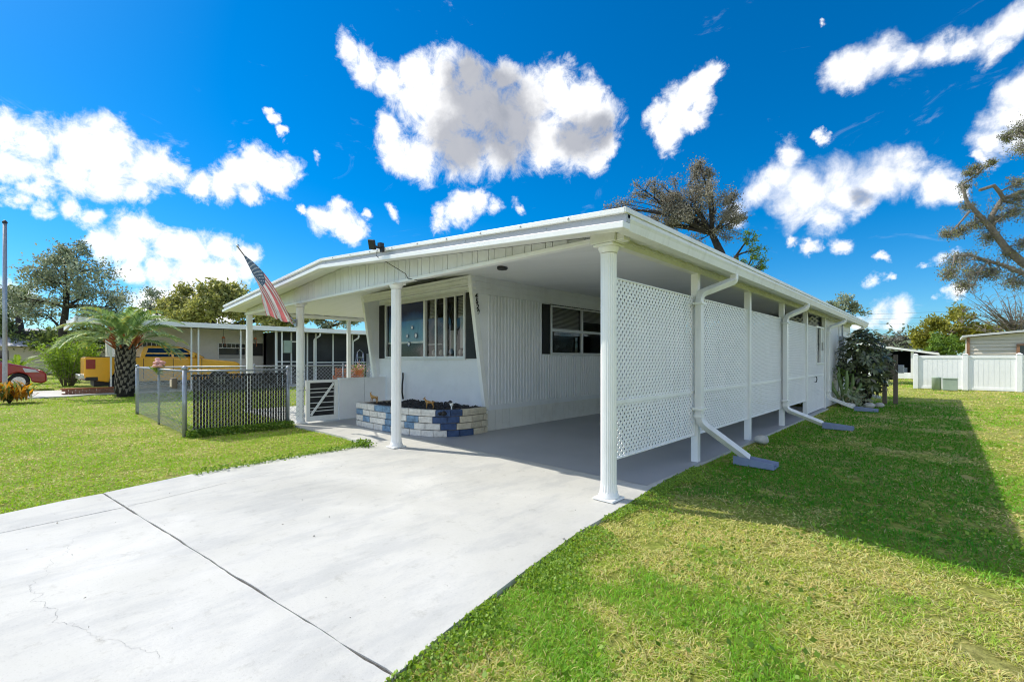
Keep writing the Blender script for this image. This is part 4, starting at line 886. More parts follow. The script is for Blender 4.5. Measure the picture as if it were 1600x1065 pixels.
for dy in (-.22, .22): b = MB(); b.tube([(-24.0, 12.9+dy, 0), (-24.25, 12.9+dy*.8, 1.75)], .025, 6); b.tube([(-24.7, 12.9+dy, 0), (-24.27, 12.9+dy*.8, 1.75)], .02, 6); b.build('leg', M['chrome'], ld)
b = MB()
for k in range(1, 6): b.box(-24.07-.25*k*.16-.05, -24.0-.25*k*.16+.03, 12.7, 13.1, k*.29, k*.29+.03)
b.tube([(-24.26, 12.72, 1.75), (-24.3, 12.9, 1.9), (-24.26, 13.08, 1.75)], .02, 6); b.build_split('step', M['chrome'], ld)
lw = thing('brick_border', 'low red brick border under the back of the yellow pickup', 'wall', (-24.6, 1.6, 0))
b = MB()
for r_ in range(3):
    for k in range(9): y = .75+k*.20+(r_ % 2)*.1; b.box(-24.72, -24.6, y+.005, y+.195, r_*.075-.02, r_*.075+.05)
b.build('bricks', M['brickred'], lw, .006)
b = MB(); b.box(-24.75, -24.57, .72, 2.7, .206, .25); b.build('coping', M['cedar'], lw, .006)

# ---- vehicles: body lofted from side-profile rings
def car_body(root, prof, half, mats, name, tuck=.0, z_in=None):
    """prof: closed side outline [(y,z)...]; extruded to +-half in x, bevelled"""
    x0, y0, z0 = root.location; b = MB()
    b.prism([(x0-half, y0+y, z0+z) for y, z in prof], (2*half, 0, 0)); return b.build(name, mats, root, .05)
def arch(yc, r, zc, z0, n=9):
    return [(yc + r*math.cos(a), max(z0, zc + r*math.sin(a))) for a in [PI*(1-i/(n-1)) for i in range(n)]]
def wheel(root, y, x, r, w):
    x0, y0, z0 = root.location; s = 1 if x > 0 else -1
    b = MB(); pts = [(x0+x-w/2, y0+y, z0+r), (x0+x-w/2+.02, y0+y, z0+r), (x0+x+w/2-.02, y0+y, z0+r), (x0+x+w/2, y0+y, z0+r)]
    b.tube(pts, [r*.93, r, r, r*.93], 24); t = b.build('wheel', M['tyre'], root)
    b = MB(); xx = x0+x+s*(w/2)
    b.tube([(xx-.03*s, y0+y, z0+r), (xx+.004*s, y0+y, z0+r)], [r*.66, r*.62], 20)
    for k in range(6):
        a = k*PI/3; b.bar((xx+.01*s, y0+y+.08*r*math.cos(a), z0+r+.08*r*math.sin(a)), (xx+.008*s, y0+y+.58*r*math.cos(a), z0+r+.58*r*math.sin(a)), .05, .03, up=(1,0,0))
    b.build('rim', M['chrome'], t)
def loft_cab(root, rings, mats, name, bevel=.04):
    """rings: list of (z, y_back, y_front, half_width)"""
    x0, y0, z0 = root.location; b = MB()
    for z, ya, yb, h in rings: b.v += [(x0-h, y0+ya, z0+z), (x0+h, y0+ya, z0+z), (x0+h, y0+yb, z0+z), (x0-h, y0+yb, z0+z)]
    for i in range(len(rings)-1):
        for k in range(4): k2 = (k+1) % 4; b.face((4*i+k, 4*i+k2, 4*i+4+k2, 4*i+4+k))
    n = 4*(len(rings)-1); b.face((3,2,1,0)); b.face((n, n+1, n+2, n+3)); return b.build(name, mats, root, bevel)
tk = thing('pickup_truck', 'yellow pickup truck parked under the neighbour carport behind the palm', 'truck', (-25.95, 1.40, 0))
H = .98
prof = [(0, .62), (0, 1.42), (.02, 1.46), (3.9, 1.42), (4.35, 1.36), (5.35, 1.27), (5.55, 1.16), (5.62, .95), (5.62, .48)] + [(5.3, .42)] + arch(4.72, .46, .42, .42)[::-1] + [(1.8, .42)] + arch(1.22, .46, .42, .42)[::-1] + [(.35, .50)]
body = car_body(tk, prof, H, [M['yellow']], 'body')
loft_cab(tk, [(1.42, 1.75, 4.15, .93), (1.62, 1.80, 3.88, .90), (1.90, 1.92, 3.30, .78), (1.96, 2.05, 3.15, .72)], [M['yellow']], 'cab')
x0, y0 = -25.95, 1.40
for s in (1, -1):                                     # side windows, outlined by the yellow pillars
    for (ya, yb, yc, yd) in ((1.92, 2.86, 2.83, 2.06), (2.95, 3.82, 3.28, 2.92)):
        b = MB(); q = [(x0+s*.932, y0+ya, 1.48), (x0+s*.932, y0+yb, 1.48), (x0+s*.803, y0+yc, 1.86), (x0+s*.803, y0+yd, 1.86)]
        b.prism(q, (s*.012, 0, 0)); b.build('side_window', M['carglass'], tk)
    b = MB(); b.obox((x0+s*1.08, y0+3.62, 1.55), (1, 0, 0), (0, 1, 0), (0, 0, 1), .10, .06, .10); b.build('wing_mirror', M['yellow'], tk, .02)
    b = MB(); b.box(x0+s*.965, x0+s*.995, y0+.06, y0+.34, .98, 1.36) if s > 0 else b.box(x0-.995, x0-.965, y0+.06, y0+.34, .98, 1.36); b.build('tail_light', M['taillight'], tk, .01)
    b = MB(); xs = sorted((x0+s*.975, x0+s*1.005)); b.box(xs[0], xs[1], y0+2.45, y0+2.62, 1.24, 1.28); b.box(xs[0], xs[1], y0+3.05, y0+3.2, 1.24, 1.28); b.build('door_handle', M['yellow'], tk, .006)
    b = MB(); xs = sorted((x0+s*.981, x0+s*.986))
    for yy in (1.86, 2.9, 3.98): b.box(xs[0], xs[1], y0+yy, y0+yy+.022, .55, 1.40)
    b.build('door_seam', M['plastic'], tk)
b = MB(); b.quad((x0-.84, y0+4.13, 1.48), (x0+.84, y0+4.13, 1.48), (x0+.72, y0+3.36, 1.90), (x0-.72, y0+3.36, 1.90)); b.build('windscreen', M['carglass'], tk)
b = MB(); b.box(x0-.95, x0+.95, y0-.16, y0+.06, .56, .76); b.build('rear_bumper', M['chrome'], tk, .03)
b = MB(); b.box(x0-.99, x0+.99, y0+.05, y0+.42, .50, .66); b.build('lower_valance', M['plastic'], tk, .02)
b = MB(); b.box(x0-.8, x0+.8, y0+.3, y0+5.4, .26, .58); b.build('underbody', M['black'], tk, .02)
b = MB(); b.box(x0-.97, x0+.97, y0+5.55, y0+5.74, .45, .74); b.build('front_bumper', M['yellow'], tk, .04)
b = MB(); b.box(x0-.92, x0-.6, y0+5.5, y0+5.64, .86, 1.1); b.box(x0+.6, x0+.92, y0+5.5, y0+5.64, .86, 1.1); b.build_split('headlight', M['headlight'], tk, .02)
b = MB(); b.box(x0-.8, x0+.8, y0+.05, y0+1.75, 1.455, 1.475); b.build('bed_cover', M['plastic'], tk)
for y in (1.22, 4.72):
    for x in (-.84, .84): wheel(tk, y, x, .40, .27)
rc = thing('parked_car', 'dark red hatchback parked at the far left, its bonnet towards the pickup', 'car', (-30.3, -4.15, 0))
prof = [(0, .45), (-.02, .8), (.1, 1.0), (.25, 1.03), (3.0, 1.0), (3.55, .86), (3.95, .70), (4.05, .58), (4.05, .30), (3.9, .24)] + arch(3.28, .35, .30, .26)[::-1] + [(1.1, .24)] + arch(.72, .35, .30, .26)[::-1] + [(.2, .28)]
car_body(rc, prof, .86, [M['red']], 'body')
loft_cab(rc, [(.98, .12, 2.95, .80), (1.2, .2, 2.55, .74), (1.42, .45, 1.95, .62), (1.46, .6, 1.8, .56)], [M['red']], 'cabin')
rc.scale = (1.08, 1.13, 1.2); cx, cy = -30.3, -4.15
for s in (1, -1):
    for (ya, yb, yc, yd) in ((.55, 1.35, 1.33, .72), (1.43, 2.55, 1.95, 1.40)):
        b = MB(); b.prism([(cx+s*.80, cy+ya, 1.04), (cx+s*.80, cy+yb, 1.04), (cx+s*.655, cy+yc, 1.37), (cx+s*.655, cy+yd, 1.37)], (s*.012, 0, 0)); b.build('side_window', M['carglass'], rc)
    b = MB(); xs = sorted((cx+s*.55, cx+s*.87)); b.hexa([(xs[0], cy+3.55, .66), (xs[1], cy+3.45, .66), (xs[1], cy+3.85, .66), (xs[0], cy+3.99, .62), (xs[0], cy+3.5, .82), (xs[1], cy+3.38, .83), (xs[1], cy+3.72, .76), (xs[0], cy+3.9, .72)]); b.build('headlight', M['headlight'], rc, .015)
    b = MB(); b.obox((cx+s*.92, cy+2.45, 1.08), (1,0,0), (0,1,0), (0,0,1), .09, .05, .06); b.build('wing_mirror', M['red'], rc, .02)
b = MB(); b.quad((cx-.70, cy+2.88, 1.03), (cx+.70, cy+2.88, 1.03), (cx+.58, cy+2.02, 1.41), (cx-.58, cy+2.02, 1.41)); b.build('windscreen', M['carglass'], rc)
b = MB(); b.box(cx-.6, cx+.6, cy+4.03, cy+4.065, .32, .46); b.build('grille', M['plastic'], rc)
for y in (.72, 3.28):
    for x in (-.75, .75): wheel(rc, y, x, .31, .2)
fpole = thing('flagpole', 'tall thin grey pole standing at the far left edge of the lawn', 'pole', (-26.2, -.75, 0))
b = MB(); b.tube([(-26.2, -.75, 0), (-26.2, -.75, 6.6)], [.075, .06], 12); b.build('shaft', M['galv'], fpole)
b = MB(); b.lathe((-26.2, -.75, 6.6), [(.07, 0), (.08, .05), (.03, .12)], 12); b.build('cap', M['plastic'], fpole)

# ================================================================== BEHIND ON THE RIGHT
vf = thing('vinyl_fence', 'white vinyl privacy fence across the back of the right lawn', 'fence', (3.0, 28.9, 0))
FXS = [-.95, .72, 2.35, 3.98, 5.61, 7.24, 8.87]
for x in FXS:
    b = MB(); b.box(x-.09, x+.09, 28.81, 28.99, -.02, 1.58); q = b.build('fence_post', M['vinyl'], vf, .012)
    b = MB(); b.hexa([(x-.105, 28.795, 1.58), (x+.105, 28.795, 1.58), (x+.105, 29.005, 1.58), (x-.105, 29.005, 1.58), (x-.03, 28.87, 1.64), (x+.03, 28.87, 1.64), (x+.03, 28.93, 1.64), (x-.03, 28.93, 1.64)]); b.build('post_cap', M['vinyl'], q)
for xa, xb in zip(FXS[:-1], FXS[1:]):
    b = MB(); n = 9; w = (xb-xa-.18)/n
    for k in range(n): b.box(xa+.09+k*w+.007, xa+.09+(k+1)*w-.007, 28.885, 28.905, .1, 1.42)
    b.box(xa+.09, xb-.09, 28.893, 28.90, .1, 1.42)
    b.box(xa+.09, xb-.09, 28.86, 28.93, .0, .11); b.box(xa+.09, xb-.09, 28.86, 28.93, 1.42, 1.55); b.build('fence_panel', M['vinyl'], vf)
b = MB(); b.box(-1.0, -.9, 28.99, 36.0, 0, 1.5); b.build('fence_panel', M['vinyl'], vf)
def ubox(x, y, w, h, label, rnd):
    r = thing('utility_box', label, 'utility box', (x, y, 0), 'green utility boxes at the white fence'); b = MB()
    if rnd: b.lathe((x, y, 0), [(w, 0), (w, h-.06), (w*1.04, h-.05), (w*1.04, h-.02), (w*.6, h)], 18); b.build('housing', M['utility'], r)
    else: b.box(x-w, x+w, y-.22, y+.22, 0, h-.04); b.build('housing', M['utility'], r, .02); b = MB(); b.box(x-w-.015, x+w+.015, y-.24, y+.24, h-.04, h); b.build('lid', M['utility'], r, .01)
ubox(-.22, 27.9, .16, .58, 'round pale green utility pedestal, left of the green box at the white fence', True)
ubox(.22, 27.95, .24, .54, 'square pale green utility box in front of the white fence panel', False)
# beige shed behind the fence
sh_ = thing('shed', 'beige corrugated shed with a low roof showing above the white fence', 'shed', (4.0, 40.0, 0))
b = MB(); b.box(1.05, 9.0, 37.0, 42.0, 0, 2.62)
for i in range(13): b.hexa([(1.03, 36.93, .05+i*.2), (9, 36.93, .05+i*.2), (9, 37.0, .05+i*.2), (1.03, 37.0, .05+i*.2), (1.03, 36.98, .24+i*.2), (9, 36.98, .24+i*.2), (9, 37.0, .24+i*.2), (1.03, 37.0, .24+i*.2)])
b.build('wall', M['cream'], sh_)
b = MB(); b.hexa([(.8, 36.6, 2.62), (5.2, 36.6, 3.02), (5.2, 42.2, 3.02), (.8, 42.2, 2.62), (.8, 36.6, 2.72), (5.2, 36.6, 3.13), (5.2, 42.2, 3.13), (.8, 42.2, 2.72)]); b.hexa([(5.2, 36.6, 3.02), (9.4, 36.6, 2.62), (9.4, 42.2, 2.62), (5.2, 42.2, 3.02), (5.2, 36.6, 3.13), (9.4, 36.6, 2.72), (9.4, 42.2, 2.72), (5.2, 42.2, 3.13)]); b.build('roof', M['nroof'], sh_)
b = MB(); b.prism([(1.05, 36.96, 2.6), (9.0, 36.96, 2.6), (5.2, 36.96, 3.0)], (0, .3, 0)); b.build('gable', M['cream'], sh_)
b = MB(); b.box(.98, 1.1, 36.88, 37.02, 0, 2.6); b.box(2.9, 3.02, 36.86, 36.93, 1.1, 2.1); b.box(4.1, 4.22, 36.86, 36.93, 1.1, 2.1); b.box(2.9, 4.22, 36.86, 36.93, 2.1, 2.2); b.build_split('trim', M['rust'], sh_)
b = MB(); b.box(3.02, 4.1, 36.9, 36.92, 1.1, 2.1); b.build('window', M['carglass'], sh_)
# open carport of the next home
gc = thing('rear_carport', 'open lean-to carport with a white sloping roof and dark inside, behind the bush', 'carport', (-4.0, 44.0, 0))
def gz(x): return 2.62 - (x+5.5)*.185
b = MB(); b.prism([(-9, 41.7, gz(-9)), (-.2, 41.7, gz(-.2)), (-.2, 41.7, gz(-.2)+.14), (-9, 41.7, gz(-9)+.14)], (0, 8.0, 0)); b.build('roof', M['trim'], gc)
for x in (-8.4, -5.4, -1.55): b = MB(); b.box(x-.08, x+.08, 41.9, 42.06, 0, gz(x)); b.build('post', M['trim'], gc)
b = MB(); b.box(-8.4, -1.5, 42.1, 42.3, 0, .42); b.build('low_wall', M['stucco'], gc)
b = MB(); b.box(-9, -.3, 49.4, 49.6, 0, 2.0); b.box(-.5, -.3, 42.2, 49.4, 0, 1.5); b.box(-9, -8.8, 42.2, 49.4, 0, 2.9); b.build('back_wall', M['dark'], gc)
b = MB(); b.box(-8.8, -.5, 42.3, 49.4, -.02, .01); b.build('floor', M['dark'], gc)
bxs = thing('stored_boxes', 'dim stacked boxes stored inside the dark lean-to carport', 'boxes', (-3.2, 44.5, 0))
b = MB(); b.box(-3.6, -2.9, 44.2, 44.9, .01, .6); b.box(-3.5, -3.0, 44.3, 44.8, .6, .95); b.build('box', M['rust'], bxs, .01)
b = MB(); b.box(-2.5, -1.9, 44.0, 44.6, .01, .75); b.build('box', M['galv'], bxs, .01)
mp = thing('meter_post', 'weathered wooden posts carrying a grey meter box beside the dark bush', 'post', (-1.25, 18.4, 0))
for (x, y, h) in ((-1.33, 18.35, 1.45), (-1.08, 18.55, 1.52)): b = MB(); b.box(x-.055, x+.055, y-.055, y+.055, -.03, h); b.build('post', M['wood'], mp, .006)
b = MB(); b.box(-1.32, -1.10, 18.30, 18.36, .75, 1.25); b.build('backboard', M['wood'], mp); b = MB(); b.box(-1.02, -.88, 18.45, 18.6, .95, 1.2); b.build('meter_box', M['galv'], mp, .01)
for i, z in enumerate((9.6, 8.6, 7.6)):
    pts = []
    for k in range(25): t = k/24; pts.append((-30+t*110, 118-t*14, z+1.6*(2*t-1)**2))
    b = MB(); b.tube(pts, .022, 4); o = tag(b.build('power_line', M['plastic']), ['topmost of the thin power lines crossing the sky behind the fence', 'middle one of the thin power lines behind the fence', 'lowest of the thin power lines behind the fence'][i], 'cable', 'power lines far behind the lawn')
# pale house far off on the left
dh = thing('distant_house', 'pale house with a grey roof half hidden behind the trees at the far left', 'house', (-62, 2, 0))
b = MB(); b.box(-68, -60, -12, 12, 0, 2.6); b.build('wall', M['cream'], dh); b = MB(); b.prism([(-59.3, -13, 2.5), (-68.7, -13, 2.5), (-64, -13, 4.3)], (0, 26, 0)); b.build('roof', M['greyband'], dh)
b = MB()
for y in (-8, -3, 2, 7): b.box(-60.0, -59.95, y, y+1.5, 1.0, 2.1)
b.build_split('window', M['carglass'], dh)
# ================================================================== GROUND, DRIVEWAY, LAWN
def in_poly(x, y, poly):
    inside = np.zeros(x.shape, bool); n = len(poly)
    for i in range(n):
        xa, ya = poly[i]; xb, yb = poly[(i+1) % n]
        if ya == yb: continue
        c = ((ya > y) != (yb > y)) & (x < (xb-xa)*(y-ya)/(yb-ya)+xa); inside ^= c
    return inside
REDGE = [(-1.50, -7), (-1.64, -.5), (-1.77, 1.07), (-1.86, 1.47), (-1.98, 2.08), (-2.14, 3.03), (-2.22, 4.0), (-2.33, 5.0), (-2.36, 5.9), (-2.35, 8), (-2.34, 15.38)]
LEDGE = [(-9.9, 3.78), (-9.5, 3.77), (-8.75, 3.82), (-7.7, 3.83), (-7.1, 3.78), (-6.85, 3.6), (-6.76, 3.3), (-6.76, 2.5), (-6.62, 1.32), (-6.3, .21), (-6.16, -.21), (-5.7, -1.2), (-5.0, -7)]
DRIVE = REDGE + [(-6.36, 15.38), (-13.9, 15.38), (-13.9, 3.95), (-9.9, 3.95)] + LEDGE
def jitter_line(a, b, n, amp, seed):
    r = np.random.RandomState(seed); t = np.linspace(0, 1, n)[1:-1]
    d = np.array([b[1]-a[1], a[0]-b[0]]); d = d/np.linalg.norm(d)
    w = np.convolve(r.normal(size=len(t)+8), np.ones(5)/5, 'same')[4:-4]*amp
    return [a]+[(a[0]+(b[0]-a[0])*s+d[0]*k, a[1]+(b[1]-a[1])*s+d[1]*k) for s, k in zip(t, w)]+[b]
g = .006
JA, JB, JC = (-6.36, .50), (-5.60, .60), (-1.76, 1.10)        # cross joint, west to east
north = [(-2.34, 15.38)] + [(-6.36, 15.38), (-13.9, 15.38), (-13.9, 3.95), (-9.9, 3.95)] + LEDGE[:9] + jitter_line((JA[0], JA[1]+g), (JC[0], JC[1]+g), 70, .010, 1) + REDGE[3:]
north = [p for i, p in enumerate(north) if p != north[i-1]]
se = jitter_line((JC[0], JC[1]-g), (JB[0]+g, JB[1]-g), 60, .010, 2) + jitter_line((JB[0]+g, JB[1]-.02), (-4.6, -7), 60, .006, 3) + [(-1.5, -7), (-1.64, -.5)]
sw = jitter_line((JB[0]-g, JB[1]-g), (JA[0]+.02, JA[1]-g), 14, .006, 4) + [(-6.3, .21), (-6.16, -.21), (-5.7, -1.2), (-5.0, -7)] + jitter_line((-4.62, -7), (JB[0]-g, JB[1]-.03), 60, .006, 5)
# concrete
m, nt, out = new_mat('painted_concrete')
p = N(nt, 'ShaderNodeBsdfPrincipled', i_Roughness=.62); p.inputs['Specular IOR Level'].default_value = .3
tc = N(nt, 'ShaderNodeTexCoord'); O = tc.outputs['Object']
n1 = N(nt, 'ShaderNodeTexNoise', i_Scale=.55, i_Detail=8.0, i_Roughness=.62, i_Distortion=.6); nt.links.new(O, n1.inputs['Vector'])
r1 = ramp(nt, [(.22, (.43, .425, .39)), (.40, (.51, .503, .465)), (.55, (.56, .552, .512)), (.68, (.63, .62, .58))]); nt.links.new(n1.outputs[0], r1.inputs[0])
mp = N(nt, 'ShaderNodeMapping'); mp.inputs['Scale'].default_value = (1.0, .35, 1); mp.inputs['Rotation'].default_value = (0, 0, .25); nt.links.new(O, mp.inputs[0])
n2 = N(nt, 'ShaderNodeTexNoise', i_Scale=2.6, i_Detail=9.0, i_Roughness=.72); nt.links.new(mp.outputs[0], n2.inputs['Vector'])
r2 = ramp(nt, [(.40, (.87, .88, .90)), (.52, (1, 1, 1)), (.70, (1.0, 1.0, .985))]); nt.links.new(n2.outputs[0], r2.inputs[0])
mx = N(nt, 'ShaderNodeMix', data_type='RGBA', blend_type='MULTIPLY', i_0=1.0); nt.links.new(r1.outputs[0], mx.inputs[6]); nt.links.new(r2.outputs[0], mx.inputs[7])
n3 = N(nt, 'ShaderNodeTexNoise', i_Scale=60, i_Detail=6.0, i_Roughness=.75); nt.links.new(O, n3.inputs['Vector'])
r3 = ramp(nt, [(.30, (.72, .72, .72)), (.44, (1, 1, 1))]); nt.links.new(n3.outputs[0], r3.inputs[0])
mx2 = N(nt, 'ShaderNodeMix', data_type='RGBA', blend_type='MULTIPLY', i_0=.8); nt.links.new(mx.outputs[2], mx2.inputs[6]); nt.links.new(r3.outputs[0], mx2.inputs[7])
n4 = N(nt, 'ShaderNodeTexNoise', i_Scale=7.0, i_Detail=10.0, i_Roughness=.8); nt.links.new(O, n4.inputs['Vector'])
r4 = ramp(nt, [(.55, (1, 1, 1)), (.68, (.74, .73, .70))]); nt.links.new(n4.outputs[0], r4.inputs[0])
mx3 = N(nt, 'ShaderNodeMix', data_type='RGBA', blend_type='MULTIPLY', i_0=.8); nt.links.new(mx2.outputs[2], mx3.inputs[6]); nt.links.new(r4.outputs[0], mx3.inputs[7])
nt.links.new(mx3.outputs[2], p.inputs['Base Color'])
bp = N(nt, 'ShaderNodeBump', i_Strength=.35, i_Distance=.004); nt.links.new(n3.outputs[0], bp.inputs['Height']); nt.links.new(bp.outputs[0], p.inputs['Normal'])
nt.links.new(p.outputs[0], out.inputs[0]); M['concrete'] = m
M['floor'] = basic('floor_shade_tone', (.37, .38, .40), .45, .12, .8, dirt=(.40, .40, .40), dirt_amt=.4)  # darker than the slab, to put the roof's shade into the colour
M['joint'] = basic('joint_filler', (.10, .095, .085), .95, .5, 30, bump=.6, bscale=80)
M['crack'] = basic('hairline_crack', (.30, .30, .29), .95, .4, 30)
b = MB()
for poly in (north, se, sw): b.prism([(x, y, -.10) for x, y in poly], (0, 0, .10))
dr = b.build('driveway', M['concrete']); struct(dr, 'pale grey painted concrete driveway running into the carport')
b = MB(); b.prism([(x, y, -.101) for x, y in [(-6.34, .45), (-1.78, 1.06), (-1.78, 1.14), (-6.34, .56)]], (0, 0, .093)); b.prism([(x, y, -.101) for x, y in [(-5.66, .62), (-4.68, -6.9), (-4.55, -6.9), (-5.54, .62)]], (0, 0, .092))
struct(b.build('joint_strip', M['joint'], dr))
def ribbon(b, pts, w, z):
    for i in range(len(pts)-1):
        a, c = Vector((*pts[i], z)), Vector((*pts[i+1], z)); d = (c-a); 
        if d.length < 1e-6: continue
        d.normalize(); q = Vector((-d.y, d.x, 0)); w0 = w*random.uniform(.5, 1.2); w1 = w*random.uniform(.5, 1.2)
        b.quad(a-q*w0, c-q*w1, c+q*w1, a+q*w0)
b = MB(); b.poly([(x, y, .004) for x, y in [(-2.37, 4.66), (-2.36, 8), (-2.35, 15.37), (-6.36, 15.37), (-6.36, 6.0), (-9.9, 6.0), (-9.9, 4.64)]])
struct(b.build('carport_shade_sheet', M['floor']), 'grey sheet over the slab, its dark tone painting in the carport roof shade')  # shade painted onto the slab, front edge set along the roof's shadow line
b = MB()
ribbon(b, jitter_line((-5.61, .62), (-5.86, 1.5), 30, .012, 6), .004, .0015)
for a, c, s in (((-5.86, 1.55), (-6.02, 2.1), 7), ((-6.05, 2.2), (-6.1, 2.45), 8)): ribbon(b, jitter_line(a, c, 16, .012, s), .003, .0015)
ribbon(b, jitter_line((-5.05, .30), (-4.1, -.02), 60, .035, 9) , .0007, .0015)
ribbon(b, jitter_line((-4.1, -.02), (-3.35, .12), 60, .035, 10), .0008, .0015)
ribbon(b, jitter_line((-3.35, .12), (-2.65, .42), 50, .03, 11), .0006, .0015)
struct(b.build('crack', M['crack'], dr))
# lawn sheet to the horizon
m, nt, out = new_mat('lawn_ground')
p = N(nt, 'ShaderNodeBsdfPrincipled', i_Roughness=.95); p.inputs['Specular IOR Level'].default_value = .1
tc = N(nt, 'ShaderNodeTexCoord'); O = tc.outputs['Object']
n1 = N(nt, 'ShaderNodeTexNoise', i_Scale=.5, i_Detail=7.0, i_Roughness=.65); nt.links.new(O, n1.inputs['Vector'])
r1 = ramp(nt, [(.30, (.20, .27, .04)), (.5, (.32, .35, .08)), (.66, (.44, .39, .16))]); nt.links.new(n1.outputs[0], r1.inputs[0])
n2 = N(nt, 'ShaderNodeTexNoise', i_Scale=14, i_Detail=8.0, i_Roughness=.75); nt.links.new(O, n2.inputs['Vector'])
r2 = ramp(nt, [(.35, (.45, .45, .40)), (.6, (1.15, 1.15, 1.1))]); nt.links.new(n2.outputs[0], r2.inputs[0])
mx = N(nt, 'ShaderNodeMix', data_type='RGBA', blend_type='MULTIPLY', i_0=1.0); nt.links.new(r1.outputs[0], mx.inputs[6]); nt.links.new(r2.outputs[0], mx.inputs[7])
nt.links.new(mx.outputs[2], p.inputs['Base Color'])
bp = N(nt, 'ShaderNodeBump', i_Strength=.9, i_Distance=.04); nt.links.new(n2.outputs[0], bp.inputs['Height']); nt.links.new(bp.outputs[0], p.inputs['Normal'])
nt.links.new(p.outputs[0], out.inputs[0]); M['lawn'] = m
b = MB(); b.quad((-450, -300, -.035), (450, -300, -.035), (450, 600, -.035), (-450, 600, -.035)); struct(b.build('ground', M['lawn']))
M['soil'] = basic('bare_soil', (.17, .12, .075), .95, .4, 8, bump=.8, bscale=40)
b = MB(); b.prism([(-28.2, -30, -.05), (-24.0, -30, -.05), (-23.6, 1.0, -.05), (-24.2, 1.6, -.05), (-24.2, 22, -.05), (-28.2, 22, -.05)], (0, 0, .06)); struct(b.build('neighbour_driveway', M['concrete']))

# grass blades: thinner with distance, patchy colour, none on the concrete
def lawn_ok(x, y):
    bad = in_poly(x, y, [(px+(.02 if px > -3 else 0), py) for px, py in DRIVE])
    bad |= (x > -14.0) & (x < -2.36) & (y > 3.9) & (y < 21.0)
    bad |= (x > -28.3) & (x < -23.6) & (y < 30)
    bad |= (x < -24) & (y > 1.7)
    return ~bad
cam_d = np.array([-math.sin(math.radians(43.5)), math.cos(math.radians(43.5))])
n = 860000; r_ = RS
rad = np.exp(r_.uniform(math.log(1.5), math.log(48), n)); ang = r_.uniform(-1.25, 1.25, n) + math.atan2(cam_d[1], cam_d[0])
x = rad*np.cos(ang); y = rad*np.sin(ang)
right = x > -2.6
patch = fbm(x*.9+7, y*.9, 3, 4); fine = fbm(x*5, y*5, 9, 3); clump = fbm(x*2.3+40, y*2.3, 21, 3)
bare = (patch > .66) & right & (r_.rand(n) < .6)
fencebare = (np.abs(y-1.95-.012*np.abs(x+10)) < .20) & (x < -10) & (x > -15) & (r_.rand(n) < .9)
ok = lawn_ok(x, y) & ~bare & ~fencebare & (fine > .27)
x, y, rad, patch, fine, clump, right = [a[ok] for a in (x, y, rad, patch, fine, clump, right)]
n = len(x)
shaded = np.clip((x+2.4)/.4, 0, 1)*np.clip((.75-x)/.5, 0, 1)*np.clip((y-4.2)/.6, 0, 1)*np.clip((20.5-y)/1.5, 0, 1)   # lusher in the home's shadow, and darkened to paint that shadow in
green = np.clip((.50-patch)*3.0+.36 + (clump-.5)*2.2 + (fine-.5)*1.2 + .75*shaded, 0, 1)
green = np.where(right, green, np.clip(.72+(clump-.5)*1.3+(fine-.5)*.6, 0, 1))
straw = r_.rand(n) > np.clip(.36+green*.58 + np.where(right, .10*shaded, .10), 0, .96)
L = np.where(straw, r_.uniform(.03, .070, n), r_.uniform(.018, .046, n)*(1+.5*green)) * np.where(right, 1.05, .8)
L = L*.70*(1+.02*rad); W = np.maximum(.0017+.0010*r_.rand(n), .00072*rad)*r_.uniform(.7, 1.3, n)
az = r_.uniform(0, 2*PI, n); lean = np.where(straw, r_.uniform(.75, 1.5, n), np.abs(r_.normal(.75, .35, n)))
dirv = np.stack([np.cos(az)*np.sin(lean), np.sin(az)*np.sin(lean), np.cos(lean).clip(.05)], 1)
side = np.stack([-np.sin(az), np.cos(az), np.zeros(n)], 1)
base = np.stack([x, y, np.full(n, -.036)+r_.uniform(0, .012, n)*straw], 1)
mid = base + dirv*(L*.55)[:,None]; tip = base + dirv*L[:,None] + np.stack([np.cos(az)*L*.25, np.sin(az)*L*.25, -L*.12], 1)
vb = np.stack([base, mid+side*W[:,None], tip, mid-side*W[:,None]], 1).reshape(-1,3)
cg = np.stack([.19+.10*r_.rand(n), .38+.14*r_.rand(n), .03+.02*r_.rand(n)], 1)
cy_ = np.stack([.42+.14*r_.rand(n), .48+.12*r_.rand(n), .07+.04*r_.rand(n)], 1)
cs = np.stack([.56+.16*r_.rand(n), .53+.13*r_.rand(n), .20+.08*r_.rand(n)], 1)
cl_ = np.stack([.24+.09*r_.rand(n), .43+.12*r_.rand(n), .025+.02*r_.rand(n)], 1)
lush_shade = np.stack([.055+.04*r_.rand(n), .24+.11*r_.rand(n), .010+.010*r_.rand(n)], 1); gcol = (cg*green[:,None] + cy_*(1-green[:,None]))*(1-shaded[:,None]) + lush_shade*shaded[:,None]; gcol = np.where(right[:,None], gcol, cl_*.7+cy_*.3*(1-green[:,None])+cg*.3*green[:,None])  # darker blade colour deepens the cast shadow on the right lawn
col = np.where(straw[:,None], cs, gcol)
m, nt, out = new_mat('grass_blade')
at = N(nt, 'ShaderNodeAttribute', attribute_name='col'); p = N(nt, 'ShaderNodeBsdfPrincipled', i_Roughness=.55); p.inputs['Specular IOR Level'].default_value = .25
t = N(nt, 'ShaderNodeBsdfTranslucent'); mx = N(nt, 'ShaderNodeMixShader', i_0=.38)
nt.links.new(at.outputs['Color'], p.inputs['Base Color'])
hs = N(nt, 'ShaderNodeHueSaturation', i_Hue=.49, i_Saturation=1.1, i_Value=1.35); nt.links.new(at.outputs['Color'], hs.inputs['Color']); nt.links.new(hs.outputs[0], t.inputs[0])
